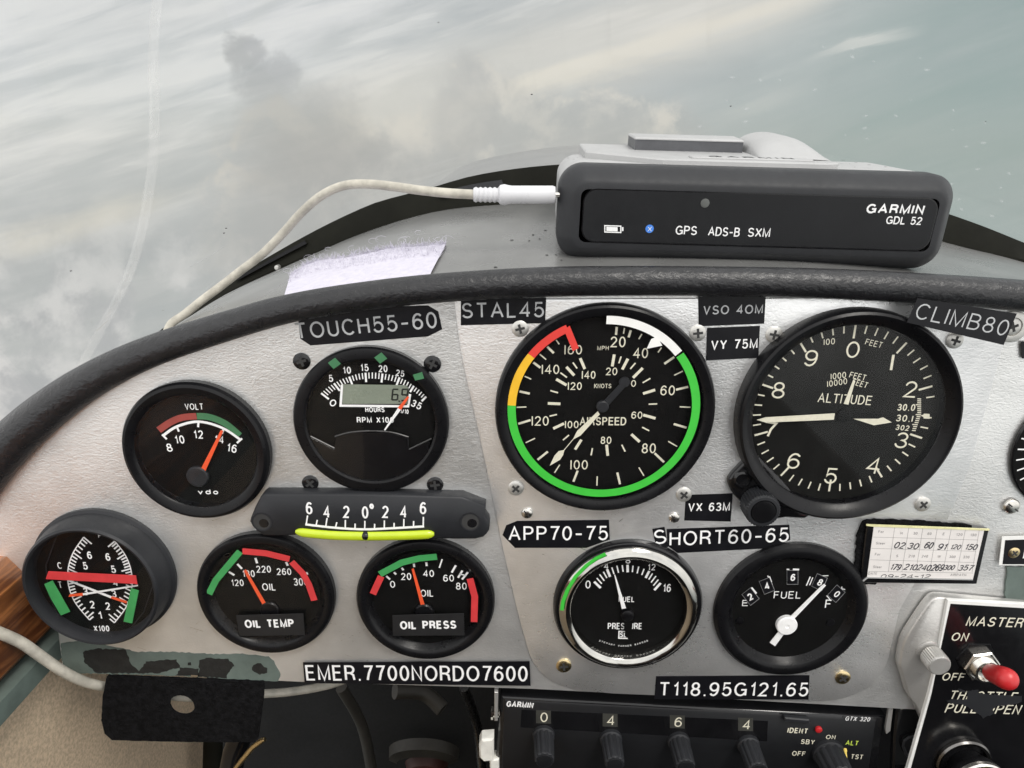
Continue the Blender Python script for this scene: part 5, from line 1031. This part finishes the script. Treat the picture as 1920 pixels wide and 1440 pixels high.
mb = MB(GF); mb.loft([ring(1.2, -11, 0), ring(.6, -14, .1), ring(.8, -60, .0, .95, .985), ring(2.2, -84, -.2, .86, .95), ring(6, -88, -.5, .84, .93)], True); mb.p.append(tuple(range(len(mb.v) - len(base), len(mb.v)))); bd = mb.build('body_shell', M['silver'], t, ang=60)
h = .68; mb = MB(GF)
for s, a, b, hg in [('GPS', (1266, 440), (1306, 441), 17), ('ADS-B', (1327, 442), (1386, 444), 17), ('SXM', (1401, 444), (1443, 445), 17)]: text(mb, s, a, b, hg, h, wt=.16, gap=.12)
mb.build('status_lettering', M['white'], fpn); mb = MB(GF)
text(mb, 'GDL 52', (1660, 420), (1727, 422), 15, h, wt=.18, gap=.1); text(mb, 'GARMIN', (1622, 400), (1731, 402), 18, h, wt=.24, slant=.06, gap=.12)
mb.build('printed_lettering', M['white'], fpn); mb = MB(GF)
mb.ribbon([gp(*p, h) for p in [(1134, 423), (1164, 424), (1164, 436), (1134, 435)]], .42, h, closed=True); pxp(mb, [(1137, 425), (1158, 426), (1158, 434), (1137, 433)], h - .1, h); pxp(mb, [(1166, 426), (1169, 426), (1169, 433), (1166, 433)], h - .1, h)
mb.build('battery_symbol', M['white'], fpn)
mb = MB(GF); mb.lathe(gp(1218, 429, h), [(1.55, h - .1), (1.55, h), (0, h + .02)], 20); bl = mb.build('blue_symbol', M['blue'], fpn)
mb = MB(GF); text(mb, 'X', (1214, 434), (1222, 434), 9, h + .05, wt=.12); mb.build('symbol_strokes', M['white'], bl)
mb = MB(GF); mb.lathe(gp(1322, 381, h), [(1.7, h - .1), (1.6, h + .15), (0, h + .3)], 20); mb.build('light_sensor', M['ledg'], fpn)
# top details, on the top surface running away from the viewer
ty = max(p[1] for p in base)
TFo = GF.W(cx, ty - .4, -14); TF = Fr(TFo, GF.u, -GF.n); tn = Vector((0, 0, 1))
def tpt(x, y, h):       # measured point on the top plane, height h above
    return TF.P(x, y, h)
if TF.n.z < 0: TF.n = -TF.n
mb = MB(TF); mb.poly([(-62, 26), (-34, 4), (30, 4), (35, 7), (35, 62), (-62, 62)], -2, 2.0, .5); mb.build('raised_top', M['silver'], bd)
mb = MB(TF); mb.poly([(-40, 38), (6, 38), (8, 60), (-40, 60)], 1.5, 6.3); ab = mb.build('antenna_bar', M['barg'], bd); mb = MB(TF); mb.poly([(-40.3, 37.7), (6, 37.7), (8, 60), (-40.3, 60)], 6.3, 7.2, .5, True); mb.build('bar_cap', M['silver'], ab)
mb = MB(TF); rows = []
for j in range(0, 11):
    y = 14 + 46 * j / 10; k = math.sin(math.pi * min(1, (j + .3) / 6) / 2) if j < 6 else 1; rows.append([(21 + 13 * math.cos(R(a)) * (1.1 - .1 * k), y, 1.8 + 7.6 * k * math.sin(R(a)) ** .9) for a in range(0, 181, 12)])
mb.loft(rows); mb.p.append(tuple(range(len(mb.v) - len(rows[0]), len(mb.v)))); mb.build('antenna_hump', M['silver'], bd, ang=60)
mb = MB(TF); mb.poly(rrect(-22, 8, 26, 15, 1.5, 3), 1.9, 2.7, .3); mb.build('emblem_pad', M['silver'], bd); mb = MB(TF); text(mb, 'GARMIN', (-15, 9.5), (19, 9.5), 4.2, 2.75, wt=.24, px=False); mb.build('top_lettering', M['bezel'], bd)
mb = MB(TF)
for x, y in [(45, 20), (52, 18), (48, 34), (37, 40), (50, 26), (42, 8), (56, 12), (-68, 8), (-66, 14), (-70, 12), (38, 14)]:
    w = random.uniform(.25, .7); z = 2.05 if -60 < x < 34 else .55; mb.flat(rough_poly([(x - w, y - w), (x + w, y - w * .6), (x + w * .8, y + w), (x - w, y + w * .8)], .4, .15), z)
mb.build('dirt_specks', M['dark'], bd)

# ---------------------------------------------------------------- cables
hC = -26
t = thing('charging_cable', 'ivory cable with a white plug running from the receiver down behind the padded roll', 'cable', px3(930, 366, hC))
cp = [(312, 625, -50), (322, 606, -52), (345, 590, -54), (380, 562, -56), (420, 532, -58), (452, 507, -58), (490, 478, -56), (530, 438, -54), (566, 398, -50), (604, 366, -46), (645, 348, -42), (690, 345, -38), (740, 350, -34), (790, 357, -30), (840, 362, -28), (895, 365, -26)]
mb = MB(); mb.tube([(*PF.P(x, y, h_), h_) for x, y, h_ in [tuple(p) for p in smooth_path(cp, 6)]], 1.8, 14); mb.build('cord', M['cable'], t)
mb = MB(); pts = []; rs = []
for i in range(13): x = 888 + i * 4.4; pts.append((*PF.P(x, 365 + i * .05, hC), hC)); rs.append(2.9 if i % 2 else 2.45)
mb.tube(pts, rs, 18); mb.build('strain_relief', M['plug'], t, ang=25)
mb = MB(); mb.tube([(*PF.P(x, 365.2, hC), hC) for x in (934, 938, 946, 952, 960, 1036, 1041)], [2.6, 3.6, 3.9, 3.6, 3.35, 3.35, 3.0], 24); mb.build('plug', M['plug'], t, ang=40)
mb = MB(); mb.tube([(*PF.P(x, 365.2, hC), hC) for x in (1038, 1062)], 1.0, 12); mb.build('plug_tip', M['nickel'], t)
cp = [(-60, 1172, 26), (-20, 1180, 22), (0, 1187, 20), (40, 1205, 16), (80, 1233, 13), (120, 1260, 10), (155, 1277, 5), (180, 1284, 1.5), (200, 1288, -3), (260, 1297, -5), (340, 1306, -6), (420, 1308, -8), (495, 1301, -14), (545, 1297, -20), (610, 1286, -30), (660, 1270, -40)]
mb = MB(); mb.tube([(*PF.P(x, y, h_), h_) for x, y, h_ in [tuple(p) for p in smooth_path(cp, 6)]], [2.35, 2.2, 2.0, 1.95, 1.9], 14)
tag(mb.build('power_cable', M['cable'], loc=px3(100, 1245, 12)), 'thick ivory cable crossing the lower left corner and passing behind the felt flap', 'cable')

# ---------------------------------------------------------------- felt flap, tube, stick
hF = 1.0; ol = [(200, 1268), (494, 1280), (494, 1300), (484, 1384), (478, 1391), (440, 1392), (330, 1391), (210, 1388), (196, 1376), (190, 1350), (193, 1300)]
op = [Vector(PF.P(*p, hF)) for p in ol]; hc = Vector(PF.P(341, 1323, hF)); hr_ = 27.5 * .196
def cast(a):
    e = Vector((math.cos(a), math.sin(a))); best = None
    for i in range(len(op)):
        p, q = op[i - 1], op[i]; d = q - p; den = e.x * d.y - e.y * d.x
        if abs(den) < 1e-9: continue
        w = p - hc; tt = (w.x * d.y - w.y * d.x) / den; s = (w.x * e.y - w.y * e.x) / den
        if tt > 0 and -1e-6 <= s <= 1 + 1e-6 and (best is None or tt < best): best = tt
    return hc + e * best
n = 120; mb = MB(); A_ = [R(360 * i / n) for i in range(n)]
for i in range(len(op)): A_.append(math.atan2(op[i].y - hc.y, op[i].x - hc.x) % (2 * math.pi))
A_ = sorted(set(round(a, 5) for a in A_)); o_ = [cast(a) for a in A_]; i_ = [hc + Vector((math.cos(a), math.sin(a))) * (hr_ + random.uniform(-.08, .08)) for a in A_]
o_ = [p + Vector((random.uniform(-.12, .12), random.uniform(-.12, .12))) for p in o_]
mb.loft([[(p.x, p.y, hF - 1.4) for p in i_], [(p.x, p.y, hF) for p in i_], [(p.x, p.y, hF) for p in o_], [(p.x, p.y, hF - 1.4) for p in o_]], True, True)
fl = tag(mb.build('felt_flap', M['felt'], loc=px3(341, 1330, 0)), 'black felt flap with a round hole hanging from the lower left panel edge', 'flap')
mb = MB(WF); mb.tube([tuple(px3(455, 1372, -20)), tuple(px3(440, 1410, -18)), tuple(px3(428, 1470, -14))], 5.4, 20)
tag(mb.build('black_hose', M['gloss'], loc=px3(440, 1410, -18)), 'shiny black hose end under the felt flap', 'hose')
mb = MB(WF); mb.tube([tuple(px3(400, 1370, -120)), tuple(px3(397, 1500, -110))], 6, 12)
tag(mb.build('olive_post', M['olive'], loc=px3(397, 1420, -115)), 'dark olive upright post beside the black hose', 'post')
mb = MB(WF); mb.tube([tuple(px3(x, y, h_)) for x, y, h_ in ((442, 1440, -12), (455, 1424, -12), (474, 1401, -12), (492, 1388, -12), (497, 1386, -12))], [1.2, 1.35, 1.3, 1.25, 1.0], 12)
tag(mb.build('metal_pin', M['brass'], loc=px3(470, 1405, -12)), 'small tan metal pin angled up beside the black hose', 'pin')

# ---------------------------------------------------------------- white loop strip on the deck
Z = zz(380, 280, 2.667)
random.seed(11); lo = [(405, 728), (560, 712), (700, 690), (840, 670), (980, 646), (1060, 632), (1130, 620)]; hi = [(440, 640), (560, 575), (690, 548), (820, 526), (960, 508), (1090, 500), (1225, 486)]
def st(p): return deckst(*Z(*p))
rows = []
for f in (-.35, 0, .25, .5, .75, 1):
    row = []
    for a, b in zip(lo, hi):
        s0, t0 = st(a); s1, t1 = st(b); w = deck(s0 + (s1 - s0) * f, max(0, t0 + (t1 - t0) * f)) + Vector((0, 0, 1.0 if f > -.3 else .2)); row.append(w)
    rows.append([tuple(Vector(p) + (Vector((random.uniform(-.5, .5), random.uniform(-1.0, 1.0), 0)) if f == 1 else Vector())) for p in smooth_path(row, 8)])
mb = MB(WF); mb.loft(rows + [[(x, y + .3, z - 1.0) for x, y, z in rows[-1]]]); ctr = Vector(rows[3][len(rows[3]) // 2])
sp_ = tag(mb.build('loop_strip', M['fuzz'], loc=ctr), 'white fuzzy loop fastener strip with frayed fibres on the deck behind the padded roll', 'strip')
mb = MB(WF)
for k in range(1300):
    i_ = random.randrange(len(rows[0]) - 1); j_ = random.randrange(3, 5) if k % 2 else 5; fu, fv = random.random(), (random.random() if j_ < 5 else 0); r0, r1 = rows[j_], rows[min(j_ + 1, 5)]; p = Vector(r0[i_]).lerp(Vector(r0[i_ + 1]), fu).lerp(Vector(r1[i_]).lerp(Vector(r1[i_ + 1]), fu), fv) - Vector((0, 0, .3)); d = Vector((random.uniform(-1, .6), random.uniform(-.2, 1), random.uniform(.5, 1.6))).normalized(); l = random.uniform(1.2, 4.4) if k % 3 == 0 else random.uniform(.9, 2.4); w = .085
    b = p + d * l * .6 + Vector((random.uniform(-.4, .4), 0, random.uniform(-.2, .2))); c_ = p + d * l + Vector((random.uniform(-.7, .9), 0, random.uniform(-.7, .1)))
    mb.tube([tuple(p - d * .3), tuple(b), tuple(c_)], [w * 1.2, w, w * .6], 3, False)
for x, y in [(530, 560), (425, 620), (640, 520), (870, 490), (900, 480), (1020, 455), (1085, 440), (1235, 480), (1190, 475), (1000, 470), (760, 520)]:
    s0, t0 = st((x, y)); p = deck(s0, t0) + Vector((0, 0, .8)); rr_ = random.uniform(1.5, 3.2); a0 = random.uniform(0, 90)
    mb.tube([tuple(p + Vector((rr_ * math.cos(R(a0 + a)) * .9, -1, rr_ * (1 + math.sin(R(a0 + a))) * .5))) for a in range(0, 260, 20)], .07, 3, False)
mb.build('loose_fibres', M['fuzz'], sp_)
for o in list(bpy.data.objects):
    if o.type == 'MESH' and o.name in ('', ): pass
